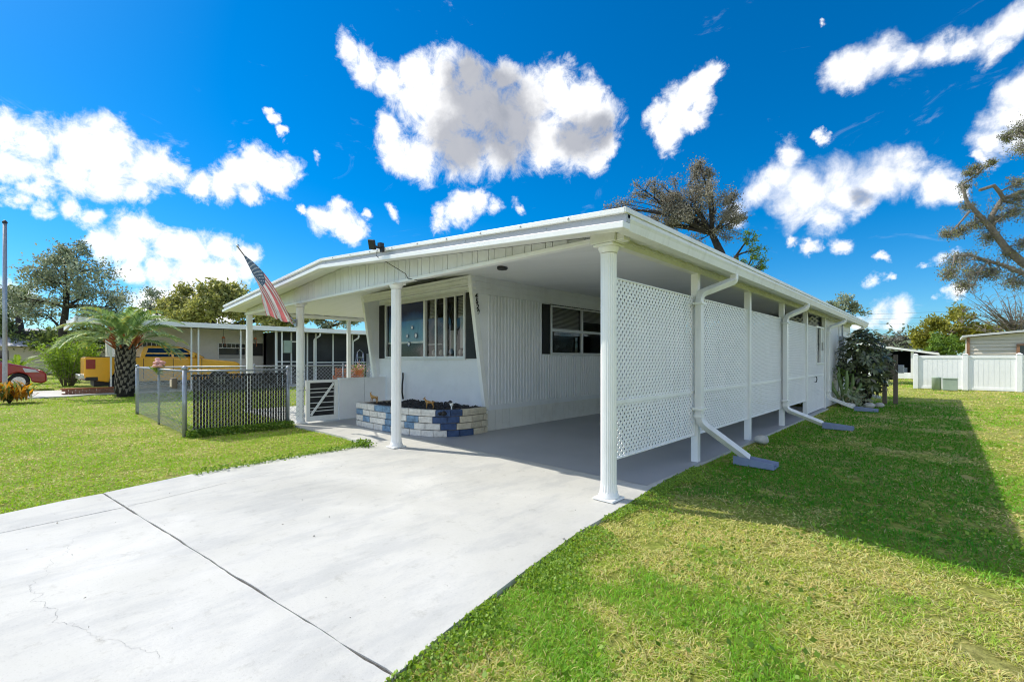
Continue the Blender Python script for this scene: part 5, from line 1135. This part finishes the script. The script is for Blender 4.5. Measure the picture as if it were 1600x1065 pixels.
nt.links.new(p.outputs[0], mx.inputs[1]); nt.links.new(t.outputs[0], mx.inputs[2]); nt.links.new(mx.outputs[0], out.inputs[0]); M['grass'] = m
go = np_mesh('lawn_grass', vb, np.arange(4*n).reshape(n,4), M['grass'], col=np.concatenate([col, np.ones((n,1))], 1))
tag(go, 'short patchy lawn grass, straw coloured on the right and bright green on the left', 'grass', kind='stuff')
# broad-leaved weeds along the concrete edges
def strip_pts(poly, n, out_dir, wid, seed):
    r = np.random.RandomState(seed); P = np.array(poly); seg = np.linalg.norm(P[1:]-P[:-1], axis=1); cs_ = np.concatenate([[0], np.cumsum(seg)])
    s = r.uniform(0, cs_[-1], n); i = np.clip(np.searchsorted(cs_, s)-1, 0, len(seg)-1); f = (s-cs_[i])/seg[i]
    q = P[i]+(P[i+1]-P[i])*f[:,None]; d = (P[i+1]-P[i])/seg[i][:,None]; nrm = np.stack([d[:,1], -d[:,0]], 1)*out_dir
    off = np.abs(r.normal(0, wid, n))+.004
    return q+nrm*off[:,None], off
Pw, off = strip_pts(REDGE[1:9], 15000, 1, .20, 5)
dens = fbm(Pw[:,0]*3, Pw[:,1]*3, 77, 3); k = dens > .30+.75*off; Pw = Pw[k]
h = RS.uniform(0, .026, len(Pw))*(.5+fbm(Pw[:,0]*6, Pw[:,1]*6, 5, 2))
P1 = np.stack([Pw[:,0], Pw[:,1], h-.015], 1)
Pw2 = np.stack([RS.uniform(-2.1, 2.5, 9000), RS.uniform(.5, 9, 9000)], 1); k = (fbm(Pw2[:,0]*1.4, Pw2[:,1]*1.4, 41, 3) > .60) & lawn_ok(Pw2[:,0], Pw2[:,1]); Pw2 = Pw2[k]
P2 = np.stack([Pw2[:,0], Pw2[:,1], RS.uniform(-.02, .035, len(Pw2))], 1)
Pw3, off = strip_pts([(-6.62, 1.32), (-6.76, 2.5), (-6.76, 3.3), (-6.85, 3.6), (-7.1, 3.78)], 1500, 1, .07, 6); P3 = np.stack([Pw3[:,0], Pw3[:,1], RS.uniform(-.02, .06, len(Pw3))], 1)
P4 = np.stack([RS.normal(-9.92, .10, 2600), RS.uniform(1.9, 3.75, 2600), RS.uniform(-.02, .10, 2600)], 1)
P5 = np.stack([RS.normal(-6.74, .10, 380), RS.normal(3.64, .06, 380), RS.uniform(-.02, .09, 380)], 1)
PP = np.concatenate([P1, P2, P3, P4, P5]); sz = np.concatenate([np.full(len(P1), .021), np.full(len(P2), .032), np.full(len(P3), .032), np.full(len(P4), .045), np.full(len(P5), .035)])
up = np.zeros((len(PP), 3)); v_, q_ = leaf_quads(PP, sz, .75, 8, droop=-.15)
wv = np.clip(RS.normal(.55, .22, len(PP)), 0, 1); wv[:len(P1)] = np.clip(wv[:len(P1)]+.15, 0, 1); wv[len(P1)+len(P2)+len(P3):] *= .45
wd = np_mesh('edge_weeds', v_, q_, M['weed'], v=wv); tag(wd, 'low broad-leaved weeds growing along the driveway edge and the fence foot', 'weeds', kind='stuff')

P = np.stack([RS.uniform(-6.2, -2.0, 240), RS.uniform(-.6, 6.5, 240), np.full(240, .004)], 1); P = P[in_poly(P[:,0], P[:,1], DRIVE) & (RS.rand(240) < .5)]
v_, q_ = leaf_quads(P, np.where(RS.rand(len(P)) < .2, .035, .012), .4, 61, droop=0); v_[:,2] = np.clip(v_[:,2], .002, .010); li = np_mesh('leaf_litter', v_, q_, M['leaf_moss'], v=RS.rand(len(P))*.6); tag(li, 'few dry leaf bits scattered on the concrete driveway', 'leaf litter', kind='stuff')
# ================================================================== TREES AND PLANTS
def limb_curve(a, c, sag, n=5):
    a = Vector(a); c = Vector(c); mid = (a+c)/2 + Vector((random.uniform(-1,1), random.uniform(-1,1), random.uniform(.2,1.0)))*sag
    return [a.lerp(mid, t).lerp(mid.lerp(c, t), t) for t in [i/(n-1) for i in range(n)]]
def build_tree(name, label, cat, trunk, blobs, leaf='leaf_grey', bark='bark', n=800, ls=.2, group=None, subs=9):
    base = Vector(trunk[0][:3]); root = thing(name, label, cat, base, group)
    tp = [Vector(p[:3]) for p in trunk]; tr = [p[3] for p in trunk]
    b = MB(); b.tube(tp, tr, 9); b.build('trunk', M[bark], root)
    lb = MB(); LP = []; LV = []
    top = tp[-1].z; 
    for bi, (x, y, z, r) in enumerate(blobs):
        c = Vector((x, y, z))
        cand = [(p, q) for p, q in zip(tp[1:], tr[1:]) if p.z < z+.3] or [(tp[1], tr[1])]
        p, q = min(cand, key=lambda k: (k[0]-c).length); d = (c-p).length
        r0 = min(q*.7, .035*d+.03)
        cur = limb_curve(p, c, d*.16, 6); lb.tube(cur, [r0*(1-.75*i/5) for i in range(6)], 6)
        ends = []
        for k in range(subs):
            s = cur[random.choice((2,3,4,5))]; dv = Vector((random.gauss(0,1), random.gauss(0,1), random.gauss(.15,.8))).normalized()*r*random.uniform(.55, 1.05)
            e = c+dv; cu = limb_curve(s, e, (e-s).length*.15, 4); lb.tube(cu, [r0*.30, r0*.22, r0*.14, r0*.06], 4, caps=False)
            ends += [(cu[1], e, 1.0), (cu[2], e, 1.0)]
            for j in range(2):
                e2 = e+Vector((random.gauss(0,1), random.gauss(0,1), random.gauss(-.1,.7)))*r*.22; lb.tube([cu[2], (cu[2]+e2)/2+Vector((0,0,.05*r)), e2], [r0*.14, r0*.09, r0*.03], 3, caps=False); ends.append((cu[2], e2, 1.0)); ends.append(((cu[2]+e2)/2, e2, .8))
        per = max(4, n//len(ends))
        for s_, e, w in ends:                                     # leaves strung along the twigs
            m_ = max(3, int(per*w*random.uniform(.35, 1.65))); sg = r*random.uniform(.12, .25); t_ = RS.rand(m_, 1)**.6*1.08
            LP.append(np.array(s_)+(np.array(e)-np.array(s_))*t_+RS.normal(size=(m_,3))*[sg, sg, sg*.8]); LV.append(np.clip(RS.normal(random.uniform(.25, .75), .18, m_), 0, 1))
    lb.build('branches', M[bark], root)
    P = np.concatenate(LP); v, q = leaf_quads(P, ls, .5, len(P) % 1000); np_mesh('crown', v, q, M[leaf], root, v=np.concatenate(LV))
    return root
LAB = {'broad_tree': ('broad_tree', 'large spreading tree with thin grey-green leaves at the left, tallest tree there'), 'dark_tree': ('dark_tree', 'dark dense low trees behind the red car at the far left edge'),
 'slim_tree': ('small_tree', 'small thin grey tree far off between the big left tree and the olive tree'), 'olive_tree': ('evergreen_tree', 'dense olive green rounded tree behind the beige neighbour home roof'),
 'grey_tree': ('wood_edge_tree', 'grey-leaved tree seen under the porch roof above the neighbour\'s screened porch'), 'live_oak': ('oak_tree', 'sparse brownish oak with dark bent limbs rising behind the white roof'),
 'drooping_tree': ('small_tree', 'small greener tree with drooping twigs at the right foot of the oak behind the roof'), 'far_oak': ('oak_tree', 'distant grey tree just above the far end of the white roof'),
 'yellow_tree': ('autumn_tree', 'yellow-green leafy tree behind the white vinyl fence'), 'green_shrub_tree': ('bushy_tree', 'small bright green bushy tree in front of the yellow tree behind the fence'), 'pale_tree': ('pale_tree', 'pale grey distant trees above the dark open carport')}
for key, tr, bl, kw in TREES:
    nm, lab = LAB[key]; build_tree(nm, lab, 'tree', tr, bl, **kw)
# big mossy oak at the right edge
oak = thing('mossy_oak', 'big gnarled oak with ivy and hanging moss leaning in from the right edge', 'tree', OAK_LIMBS['main'][0][:3])
b = MB(); b.tube([p[:3] for p in OAK_LIMBS['main']], [p[3] for p in OAK_LIMBS['main']], 9); b.build('trunk', M['barkp'], oak)
lb = MB()
for k, l in OAK_LIMBS.items():
    if k != 'main': lb.tube([p[:3] for p in l], [p[3] for p in l], 7)
LP, LV = [], []; LM = []
allp = [Vector(p[:3]) for l in OAK_LIMBS.values() for p in l]
for (x, y, z, r) in OAK_CLUMPS:
    c = Vector((x, y, z)); p = min(allp, key=lambda q: (q-c).length); lb.tube(limb_curve(p, c, .15, 4), [.07, .05, .035, .015], 5)
    for k in range(16):
        e = c+Vector((random.gauss(0,1), random.gauss(0,1), random.gauss(0,.9))).normalized()*r*random.uniform(.3, 1.0); lb.tube([c, (c+e)/2+Vector((0,0,.06)), e], [.025, .018, .006], 4, caps=False)
        m_ = int(random.uniform(45, 120)*max(.4, r/.9)); sg = r*.24; LP.append(np.array(c)+(np.array(e)-np.array(c))*(RS.rand(m_, 1)**.6*1.1)+RS.normal(size=(m_,3))*[sg, sg, sg*.8]); LV.append(np.clip(RS.normal(random.uniform(.25, .8), .2, m_), 0, 1))
for k in ('main', 'up', 'low'):                      # ivy hugging the limbs
    l = OAK_LIMBS[k]
    for i in range(len(l)-1):
        a, c = np.array(l[i][:3]), np.array(l[i+1][:3])
        if k == 'main' and i < 2: continue
        m_ = int(np.linalg.norm(c-a)*150); t = RS.rand(m_, 1); LP.append(a+(c-a)*t+RS.normal(size=(m_,3))*(l[i][3]*.9+.05)); LV.append(np.clip(RS.normal(.35, .25, m_), 0, 1))
lb.build('branches', M['barkp'], oak)
P = np.concatenate(LP); v, q = leaf_quads(P, .115, .5, 4); np_mesh('crown', v, q, [M['leaf_brown'], M['leaf_olive'], M['leaf_moss']], oak, v=np.concatenate(LV)*.75, matidx=RS.choice(3, len(P), p=[.5, .25, .25]))
LP = []
for i in range(90):                                  # moss strands
    l = random.choice(['low', 'low', 'tw', 'up', 'main']); p = random.choice(OAK_LIMBS[l][1:]); c = np.array(p[:3])+RS.normal(size=3)*[.5, .5, .15]; m_ = 26
    LP.append(c+np.stack([RS.normal(size=m_)*.06, RS.normal(size=m_)*.06, -RS.rand(m_)*random.uniform(.4, 1.1)], 1))
P = np.concatenate(LP); v, q = leaf_quads(P, .15, .25, 9, droop=2.5); np_mesh('moss', v, q, M['leaf_moss'], oak, v=RS.rand(len(P)))
bt = thing('bare_tree', 'leafless pale tree with fine bare branches behind the fence under the mossy oak', 'tree', BARE_TRUNK[0][:3])
b = MB(); b.tube([p[:3] for p in BARE_TRUNK], [p[3] for p in BARE_TRUNK], 8); b.build('trunk', M['barkp'], bt)
b = MB()
for tip in BARE_TIPS:
    s = Vector(BARE_TRUNK[random.choice((1,2))][:3]); cu = limb_curve(s, tip, .5, 6); b.tube(cu, [.09, .07, .05, .035, .022, .01], 4, caps=False)
    for k in range(7):
        s2 = cu[random.choice((2,3,4,5))]; e = s2+Vector((random.gauss(0,.6), random.gauss(0,.6), random.uniform(.1, .9))); b.tube([s2, (s2+e)/2+Vector((0,0,.1)), e], [.025, .018, .006], 3, caps=False)
b.build('branches', M['barkp'], bt)
# far wood closing the horizon
LP, LV = [], []
for i in range(420):
    a = random.uniform(-.6, 3.5); R = random.uniform(95, 135); h = random.uniform(2.5, 6.5); c = (R*math.cos(a), R*math.sin(a), h*.45); m_ = 90
    LP.append(RS.normal(size=(m_,3))*[2.4, 2.4, h*.32]+c); LV.append(np.clip(RS.normal(random.uniform(.1, .6), .2, m_), 0, 1))
P = np.concatenate(LP); P = P[P[:,2] > -.2]; LVc = np.concatenate(LV)[:len(P)]; v, q = leaf_quads(P, .9, .6, 14); fwd = np_mesh('far_wood', v, q, M['leaf_grey'], v=LVc*.7); tag(fwd, 'far line of low grey-green trees along the horizon', 'trees', kind='stuff')

# dark glossy bush at the far right corner of the home
bu = thing('loquat_bush', 'tall dark bush of long glossy leaves at the far corner of the home', 'bush', (-1.62, 17.3, 0))
b = MB(); c0 = Vector((-1.72, 17.3, 0)); LP = []; LV = []; LD = []
for i in range(9):
    a = i*.7; e = c0+Vector((.55*math.cos(a), .55*math.sin(a), random.uniform(1.2, 2.0))); b.tube(limb_curve(c0+Vector((.06*math.cos(a), .06*math.sin(a), -.03)), e, .1, 6), [.035, .03, .026, .02, .014, .008], 6)
b.build('stems', M['barkd'], bu)
vv, qq, va = [], [], []
for i in range(230):
    d = Vector((random.gauss(0,1), random.gauss(0,1), random.gauss(0,1))).normalized(); rr = random.uniform(.35, 1.0)**.5
    hz = 1.32+d.z*1.02*rr; wid = .70*(1-.35*max(0, (.7-hz))) ; c = c0+Vector((d.x*wid*rr, d.y*wid*rr, hz)); ax = (d+Vector((0,0,.55))).normalized()
    for k in range(8):
        q = ax.orthogonal().normalized(); q = Matrix.Rotation(k*.785+random.uniform(-.3,.3), 3, ax) @ q
        dd = (q+ax*random.uniform(.0, .7)+Vector((0,0,-.15))).normalized(); Ln = random.uniform(.15, .25); w = dd.cross(ax).normalized()*Ln*.17
        n0 = len(vv); mid = c+dd*Ln*.55; tip = c+dd*Ln+Vector((0,0,-.035))
        vv += [c, mid+w, tip, mid-w]; qq.append((n0, n0+1, n0+2, n0+3)); va.append(min(1, max(0, random.gauss(.45, .25))))
np_mesh('crown', np.array([tuple(p) for p in vv]), qq, M['leaf_dark'], bu, v=va)
# stem succulent, low leafy plant and stones by its foot
su = thing('stem_succulent', 'clump of upright green cactus stems against the storage wall', 'cactus', (-2.15, 16.75, 0))
for (dx, dy, h, lx, ly) in ((0, 0, 1.15, -.14, .0), (.08, .04, .95, .12, .06), (-.06, -.03, .70, -.22, -.1), (.04, -.08, 1.05, .05, -.12), (.12, .02, .8, .26, .1)):
    x, y = -2.15+dx, 16.75+dy; b = MB(); b.tube([(x, y, -.03), (x+lx*.4, y+ly*.4, h*.4), (x+lx, y+ly, h*.75), (x+lx*.95, y+ly, h)], [.045, .05, .055, .02], 6); b.build('stem', M['stemgreen'], su)
P = RS.normal(size=(120,3))*[.12,.12,.2]+[-2.15,16.78,.85]; v, q = leaf_quads(P, .13, .3, 31, droop=-.5); np_mesh('leaves', v, q, M['leaf_green'], su, v=RS.rand(120)*.7)
lp = thing('leafy_plant', 'low pale green leafy plant between the cactus and the dark bush', 'plant', (-1.95, 16.9, 0))
P = RS.normal(size=(260,3))*[.2,.2,.11]+[-1.95,16.75,.22]; v, q = leaf_quads(P, .17, .4, 33, droop=-.2); np_mesh('leaves', v, q, M['leaf_grey'], lp, v=np.clip(RS.normal(.7,.2,260),0,1))
b = MB(); b.tube([(-1.95, 16.9, -.03), (-1.95, 16.85, .25)], .03, 6); b.build('stem', M['barkd'], lp)
for i, (x, y, r) in enumerate(((-1.95, 16.3, .13), (-1.55, 16.65, .14), (-1.35, 17.0, .12))):
    b = MB(); b.blob((x, y, .04), r, r*.8, r*.6, 9, 6, .16); tag(b.build('edging_stone', M['stone']), ['pale edging stone nearest the cactus stems', 'pale edging stone in the middle of the three under the dark bush', 'pale edging stone nearest the wooden meter posts'][i], 'stone', 'edging stones around the dark bush')

# pindo palm
pm = thing('palm_tree', 'short stout palm with arching silvery fronds and scaly trunk before the yellow pickup', 'palm', (-22.4, 2.4, 0))
px_, py_ = -22.4, 2.4
b = MB(); b.lathe((px_, py_, -.05), [(.26, 0), (.25, .5), (.24, 1.2), (.23, 1.8), (.17, 2.1)], 18)
gold = 2.39996
for i in range(150):
    z = .05+i/150*1.95; a = i*gold; R = .25-.03*z/2; w = Vector((math.cos(a), math.sin(a), 0)); u = Vector((0,0,1)); sd = w.cross(u)
    c = Vector((px_, py_, z))+w*R; jj = random.uniform(.8, 1.25); u = u*jj; b.v += [tuple(c-sd*.075*jj), tuple(c+sd*.075*jj), tuple(c+sd*.05+u*.2+w*.085), tuple(c-sd*.05+u*.2+w*.085), tuple(c+u*.02+w*.07)]
    k = len(b.v)-5; b.face((k, k+1, k+4)); b.face((k+1, k+2, k+4), i % 3 != 0); b.face((k+2, k+3, k+4), 1); b.face((k+3, k, k+4), 0)
b.build('trunk', [M['barkd'], M['barkp']], pm)
b = MB()
for i in range(46):
    a = random.uniform(0, 6.28); z = random.uniform(1.75, 2.2); c = Vector((px_+.3*math.cos(a), py_+.3*math.sin(a), z)); w = Vector((math.cos(a), math.sin(a), random.uniform(.6, 2))).normalized(); b.tube([c, c+w*random.uniform(.3, .55)], [.035, .01], 5)
b.build('old_leaf_base', M['cedar'], pm)
def frond(root, c, az, elev, L, curl, seed, nleaf=40, ll=.62, mat='leaf_palm', name='frond'):
    r = np.random.RandomState(seed); pts = []; p = Vector(c); e = elev; n_ = 14; st = L/n_
    for i in range(n_+1):
        pts.append(p.copy()); p = p+Vector((math.cos(az)*math.cos(e), math.sin(az)*math.cos(e), math.sin(e)))*st; e -= curl/n_*(.4+1.2*i/n_)
    vv, qq, va = [], [], []
    for i in range(n_):                                # rachis as a thin folded strip
        w = .022*(1-i/n_)+.005; d = (pts[i+1]-pts[i]).normalized(); s = Vector((-math.sin(az), math.cos(az), 0)); n0 = len(vv)
        vv += [pts[i]-s*w, pts[i]+s*w, pts[i+1]+s*w*.9, pts[i+1]-s*w*.9]; qq.append((n0, n0+1, n0+2, n0+3)); va.append(.75)
    for k in range(nleaf):
        t = .22+.78*k/nleaf; f = t*n_; i = min(int(f), n_-1); q = pts[i].lerp(pts[i+1], f-i); d = (pts[i+1]-pts[i]).normalized(); s = Vector((-math.sin(az), math.cos(az), 0)); up = s.cross(d)
        if up.z < 0: up = -up
        for sg in (-1, 1):
            dd = (d*.75+s*sg*.75+up*.45).normalized(); l = ll*(1-.55*abs(t-.45)/.55)*r.uniform(.8, 1.1); m1 = q+dd*l*.55; tip = q+dd*l+Vector((0,0,-.28*l)); w = dd.cross(up).normalized()*.024
            n0 = len(vv); vv += [q, m1+w, tip, m1-w]; qq.append((n0, n0+1, n0+2, n0+3)); va.append(float(np.clip(r.normal(.45+.25*t, .16), 0, .95)))
    return np_mesh(name, np.array([tuple(p) for p in vv]), qq, M[mat], root, v=va)
for i in range(30):
    t = i/30; az = i*gold+.3; el = 1.40-1.22*t+random.uniform(-.1, .1); frond(pm, (px_+.16*math.cos(az), py_+.16*math.sin(az), 2.05-.25*t+.1), az, el, random.uniform(1.6, 2.05)*(.85+.22*t), 1.30+.4*(1-t), 100+i)
# cycads behind the red car, feathery green shrub, croton
for j, (x, y, l) in enumerate(((-37.5, -.6, 'low dark cycad with feathery fronds, nearer the left picture edge behind the red car'), (-38.5, 1.6, 'low dark cycad with feathery fronds, between the red car bonnet and the bright shrub'))):
    cyc = thing('cycad', l, 'plant', (x, y, 0), 'cycads behind the red car')
    b = MB(); b.lathe((x, y, -.05), [(.25, 0), (.24, .5), (.15, .75)], 10); b.build('trunk', M['barkd'], cyc)
    for i in range(22): frond(cyc, (x, y, .7), i*gold, 1.0-.9*i/22, 1.6, 1.1, 300+i+j*40, 26, .30, 'leaf_green')
gs = thing('feathery_shrub', 'bright yellow-green feathery shrub of upright stems left of the pickup', 'shrub', (-33.2, 1.25, 0))
b = MB(); LP = []; LV = []
for i in range(46):
    a = random.uniform(0, 6.28); h = random.uniform(1.2, 2.5); R = random.uniform(.4, 1.5)*h/2.3; c = Vector((-33.2, 1.25, -.03)); e = c+Vector((R*math.cos(a), R*math.sin(a), h)); cu = limb_curve(c+Vector((.2*math.cos(a), .2*math.sin(a), 0)), e, .15, 5); b.tube(cu, [.025, .022, .018, .012, .005], 4)
    m_ = 120; t = RS.rand(m_)**.6; A_ = np.array(cu[1]); E_ = np.array(e); LP.append(A_+(E_-A_)*t[:,None]+RS.normal(size=(m_,3))*.13); LV.append(np.clip(RS.normal(.85, .2, m_), 0, 1))
b.build('stems', M['barkp'], gs); P = np.concatenate(LP); v, q = leaf_quads(P, .17, .3, 41); np_mesh('foliage', v, q, M['leaf_green'], gs, v=np.concatenate(LV))
cr = thing('croton_bush', 'orange and yellow strap-leaved croton at the left edge of the lawn', 'bush', (-21.6, -.52, 0))
vv, qq, va, mi = [], [], [], []
for i in range(420):
    a = random.uniform(0, 6.28); low = i < 150; el = random.uniform(.5, 1.4); c = Vector((-21.6+random.gauss(0,.2), -.52+random.gauss(0,.2), random.uniform(0,.36))); L_ = random.uniform(.28, .55); d = Vector((math.cos(a)*math.cos(el), math.sin(a)*math.cos(el), math.sin(el))); w = Vector((-math.sin(a), math.cos(a), 0))*.035
    n0 = len(vv); m1 = c+d*L_*.6; tip = c+d*L_+Vector((math.cos(a), math.sin(a), -.5))*.10; vv += [c, m1+w, tip, m1-w]; qq.append((n0, n0+1, n0+2, n0+3)); va.append(min(1, max(0, random.gauss(.55, .25)))); mi.append(1 if low else 0)
np_mesh('foliage', np.array([tuple(p) for p in vv]), qq, [M['leaf_croton'], M['leaf_oak']], cr, v=va, matidx=mi)
b = MB()
for i in range(8): a = i*.8; b.tube([(-21.6, -.52, -.03), (-21.6+.2*math.cos(a), -.52+.2*math.sin(a), .35)], .02, 5)
b.build('stems', M['barkd'], cr)

# ================================================================== SKY, SUN, CAMERA
SUN = Vector((-2.42, -.95, 2.72)).normalized()
elev = math.asin(SUN.z); rot = math.atan2(SUN.x, SUN.y)
w = bpy.data.worlds.new('World'); sc.world = w; w.use_nodes = True; nt = w.node_tree; nt.nodes.clear()
wo = nt.nodes.new('ShaderNodeOutputWorld'); bg = N(nt, 'ShaderNodeBackground', i_Strength=.13)
sky = N(nt, 'ShaderNodeTexSky', sky_type='NISHITA', sun_disc=False, sun_elevation=elev, sun_rotation=rot % (2*PI), altitude=0.0, air_density=1.0, dust_density=.3, ozone_density=2.5)
tc = N(nt, 'ShaderNodeTexCoord'); D_ = tc.outputs['Generated']
tint = N(nt, 'ShaderNodeMix', data_type='RGBA', blend_type='MULTIPLY', i_0=1.0); tint.inputs[7].default_value = SKY_TINT
nt.links.new(sky.outputs[0], tint.inputs[6])
hsv = N(nt, 'ShaderNodeHueSaturation', i_Saturation=SKY_SAT, i_Value=SKY_VAL); nt.links.new(tint.outputs[2], hsv.inputs['Color'])
nrm = N(nt, 'ShaderNodeVectorMath', operation='NORMALIZE'); nt.links.new(D_, nrm.inputs[0])
def warp(scale, amt, detail=7.0, rough=.62):
    nz = N(nt, 'ShaderNodeTexNoise', i_Scale=scale, i_Detail=detail, i_Roughness=rough); nt.links.new(nrm.outputs[0], nz.inputs['Vector'])
    s = N(nt, 'ShaderNodeVectorMath', operation='SUBTRACT'); s.inputs[1].default_value = (.5, .5, .5); nt.links.new(nz.outputs['Color'], s.inputs[0])
    k = N(nt, 'ShaderNodeVectorMath', operation='SCALE'); k.inputs['Scale'].default_value = amt; nt.links.new(s.outputs[0], k.inputs[0])
    a = N(nt, 'ShaderNodeVectorMath', operation='ADD'); nt.links.new(nrm.outputs[0], a.inputs[0]); nt.links.new(k.outputs[0], a.inputs[1]); return a.outputs[0]
def field(puffs, vec, soft=.35):
    acc = None
    for x, y, z, r in puffs:
        d = N(nt, 'ShaderNodeVectorMath', operation='DISTANCE'); d.inputs[1].default_value = (x, y, z); nt.links.new(vec, d.inputs[0])
        f = N(nt, 'ShaderNodeMath', operation='MULTIPLY_ADD'); f.inputs[1].default_value = -1/r; f.inputs[2].default_value = 1.0; nt.links.new(d.outputs['Value'], f.inputs[0])
        if acc is None: acc = f.outputs[0]
        else:
            mxn = N(nt, 'ShaderNodeMath', operation='SMOOTH_MAX'); mxn.inputs[2].default_value = soft; nt.links.new(acc, mxn.inputs[0]); nt.links.new(f.outputs[0], mxn.inputs[1]); acc = mxn.outputs[0]
    return acc
def noise(scale, detail=8.0, rough=.6, dist=0.0):
    nz = N(nt, 'ShaderNodeTexNoise', i_Scale=scale, i_Detail=detail, i_Roughness=rough, i_Distortion=dist); nt.links.new(nrm.outputs[0], nz.inputs['Vector']); return nz.outputs[0]
def sstep(sock, a, b_, lo=0.0, hi=1.0):
    mr = N(nt, 'ShaderNodeMapRange', interpolation_type='SMOOTHSTEP'); mr.inputs[1].default_value = a; mr.inputs[2].default_value = b_; mr.inputs[3].default_value = lo; mr.inputs[4].default_value = hi; nt.links.new(sock, mr.inputs[0]); return mr.outputs[0]
def madd(a, k, c):
    n_ = N(nt, 'ShaderNodeMath', operation='MULTIPLY_ADD'); n_.inputs[1].default_value = k
    nt.links.new(a, n_.inputs[0])
    if isinstance(c, float): n_.inputs[2].default_value = c
    else: nt.links.new(c, n_.inputs[2])
    return n_.outputs[0]
wp = warp(9, .085); nz1 = noise(24, 10.0, .70, .4)
fc = field(PUFFS_CRISP, wp); fc = madd(nz1, 1.9, madd(fc, 1.0, -.93)); ac = sstep(fc, -.22, .58)
wp2 = warp(6, .13, 8.0, .65); nz2 = noise(13, 9.0, .66, .8)
fs = field(PUFFS_SOFT, wp2); fs = madd(nz2, 1.5, madd(fs, 1.0, -.66)); as_ = sstep(fs, -.20, .85)
mxa = N(nt, 'ShaderNodeMath', operation='MAXIMUM'); nt.links.new(ac, mxa.inputs[0]); nt.links.new(as_, mxa.inputs[1])
# bright cloud added over the unseen rest of the sky as neutral fill light
dt = N(nt, 'ShaderNodeVectorMath', operation='DOT_PRODUCT'); dt.inputs[1].default_value = (-.682, .718, .14); nt.links.new(nrm.outputs[0], dt.inputs[0])
away = sstep(dt.outputs['Value'], .60, .36, 0, 1); aw = N(nt, 'ShaderNodeMath', operation='MULTIPLY'); nt.links.new(sstep(noise(3.2, 8.0, .6, .5), .49, .62), aw.inputs[0]); nt.links.new(away, aw.inputs[1])
mxb = N(nt, 'ShaderNodeMath', operation='MAXIMUM'); nt.links.new(mxa.outputs[0], mxb.inputs[0]); nt.links.new(aw.outputs[0], mxb.inputs[1]); mxa = mxb
wp3 = warp(10, .05); fg_ = field(PUFFS_GREY, wp3); fg_ = madd(noise(16, 7.0, .6), .9, madd(fg_, 1.0, -.45)); ag = sstep(fg_, -.25, .5)
nb_ = noise(30, 6.0, .6)
shade = N(nt, 'ShaderNodeMix', data_type='RGBA'); shade.inputs[6].default_value = CLOUD_WHITE; shade.inputs[7].default_value = CLOUD_GREY
gm = N(nt, 'ShaderNodeMath', operation='MULTIPLY'); gm.inputs[1].default_value = .9; nt.links.new(ag, gm.inputs[0]); nt.links.new(gm.outputs[0], shade.inputs[0])
bl_ = N(nt, 'ShaderNodeMix', data_type='RGBA', blend_type='MULTIPLY', i_0=1.0); nt.links.new(shade.outputs[2], bl_.inputs[6])
vr = ramp(nt, [(.28, (.74, .77, .82)), (.44, (.94, .95, .97)), (.60, (1.0, 1.0, 1.0))]); nt.links.new(noise(9, 9.0, .62, .6), vr.inputs[0]); nt.links.new(vr.outputs[0], bl_.inputs[7])
bright = N(nt, 'ShaderNodeMix', data_type='RGBA'); bright.inputs[7].default_value = CLOUD_FILL; nt.links.new(away, bright.inputs[0]); nt.links.new(bl_.outputs[2], bright.inputs[6]); bl_ = bright  # added out-of-view cloud is brighter, for fill light
wmap = N(nt, 'ShaderNodeMapping'); wmap.inputs['Scale'].default_value = (1.0, 1.0, 2.6); wmap.inputs['Rotation'].default_value = (.3, .2, .4); nt.links.new(nrm.outputs[0], wmap.inputs[0])
wz = N(nt, 'ShaderNodeTexNoise', i_Scale=5.0, i_Detail=11.0, i_Roughness=.66, i_Distortion=1.2); nt.links.new(wmap.outputs[0], wz.inputs['Vector'])
mxw = N(nt, 'ShaderNodeMath', operation='MAXIMUM'); nt.links.new(mxa.outputs[0], mxw.inputs[0]); nt.links.new(sstep(wz.outputs[0], .60, .85, 0, .42), mxw.inputs[1]); mxa = mxw
fin = N(nt, 'ShaderNodeMix', data_type='RGBA'); nt.links.new(mxa.outputs[0], fin.inputs[0]); nt.links.new(hsv.outputs[0], fin.inputs[6]); nt.links.new(bl_.outputs[2], fin.inputs[7])
nt.links.new(fin.outputs[2], bg.inputs[0]); nt.links.new(bg.outputs[0], wo.inputs[0])
su_ = bpy.data.lights.new('sun', 'SUN'); su_.energy = SUN_E; su_.angle = math.radians(.53); su_.color = (1.0, .94, .83)
so = bpy.data.objects.new('sun', su_); C.objects.link(so); so.rotation_euler = (-SUN).to_track_quat('-Z', 'Y').to_euler(); so.location = (-20, -8, 25)
cd = bpy.data.cameras.new('camera'); cd.sensor_width = 36; cd.lens = 36*710/1600; cd.shift_y = 27.5/1600; cd.clip_start = .05; cd.clip_end = 2000
co = bpy.data.objects.new('camera', cd); C.objects.link(co); co.location = (0, 0, 1.4); co.rotation_euler = (PI/2, 0, math.radians(43.5)); sc.camera = co
sc.view_settings.view_transform = 'Standard'; sc.view_settings.look = 'None'; sc.view_settings.exposure = 0; sc.view_settings.gamma = 1
sc.render.engine = 'CYCLES'; sc.cycles.use_denoising = True; sc.cycles.filter_width = 1.1; sc.cycles.max_bounces = 8; sc.cycles.transparent_max_bounces = 12
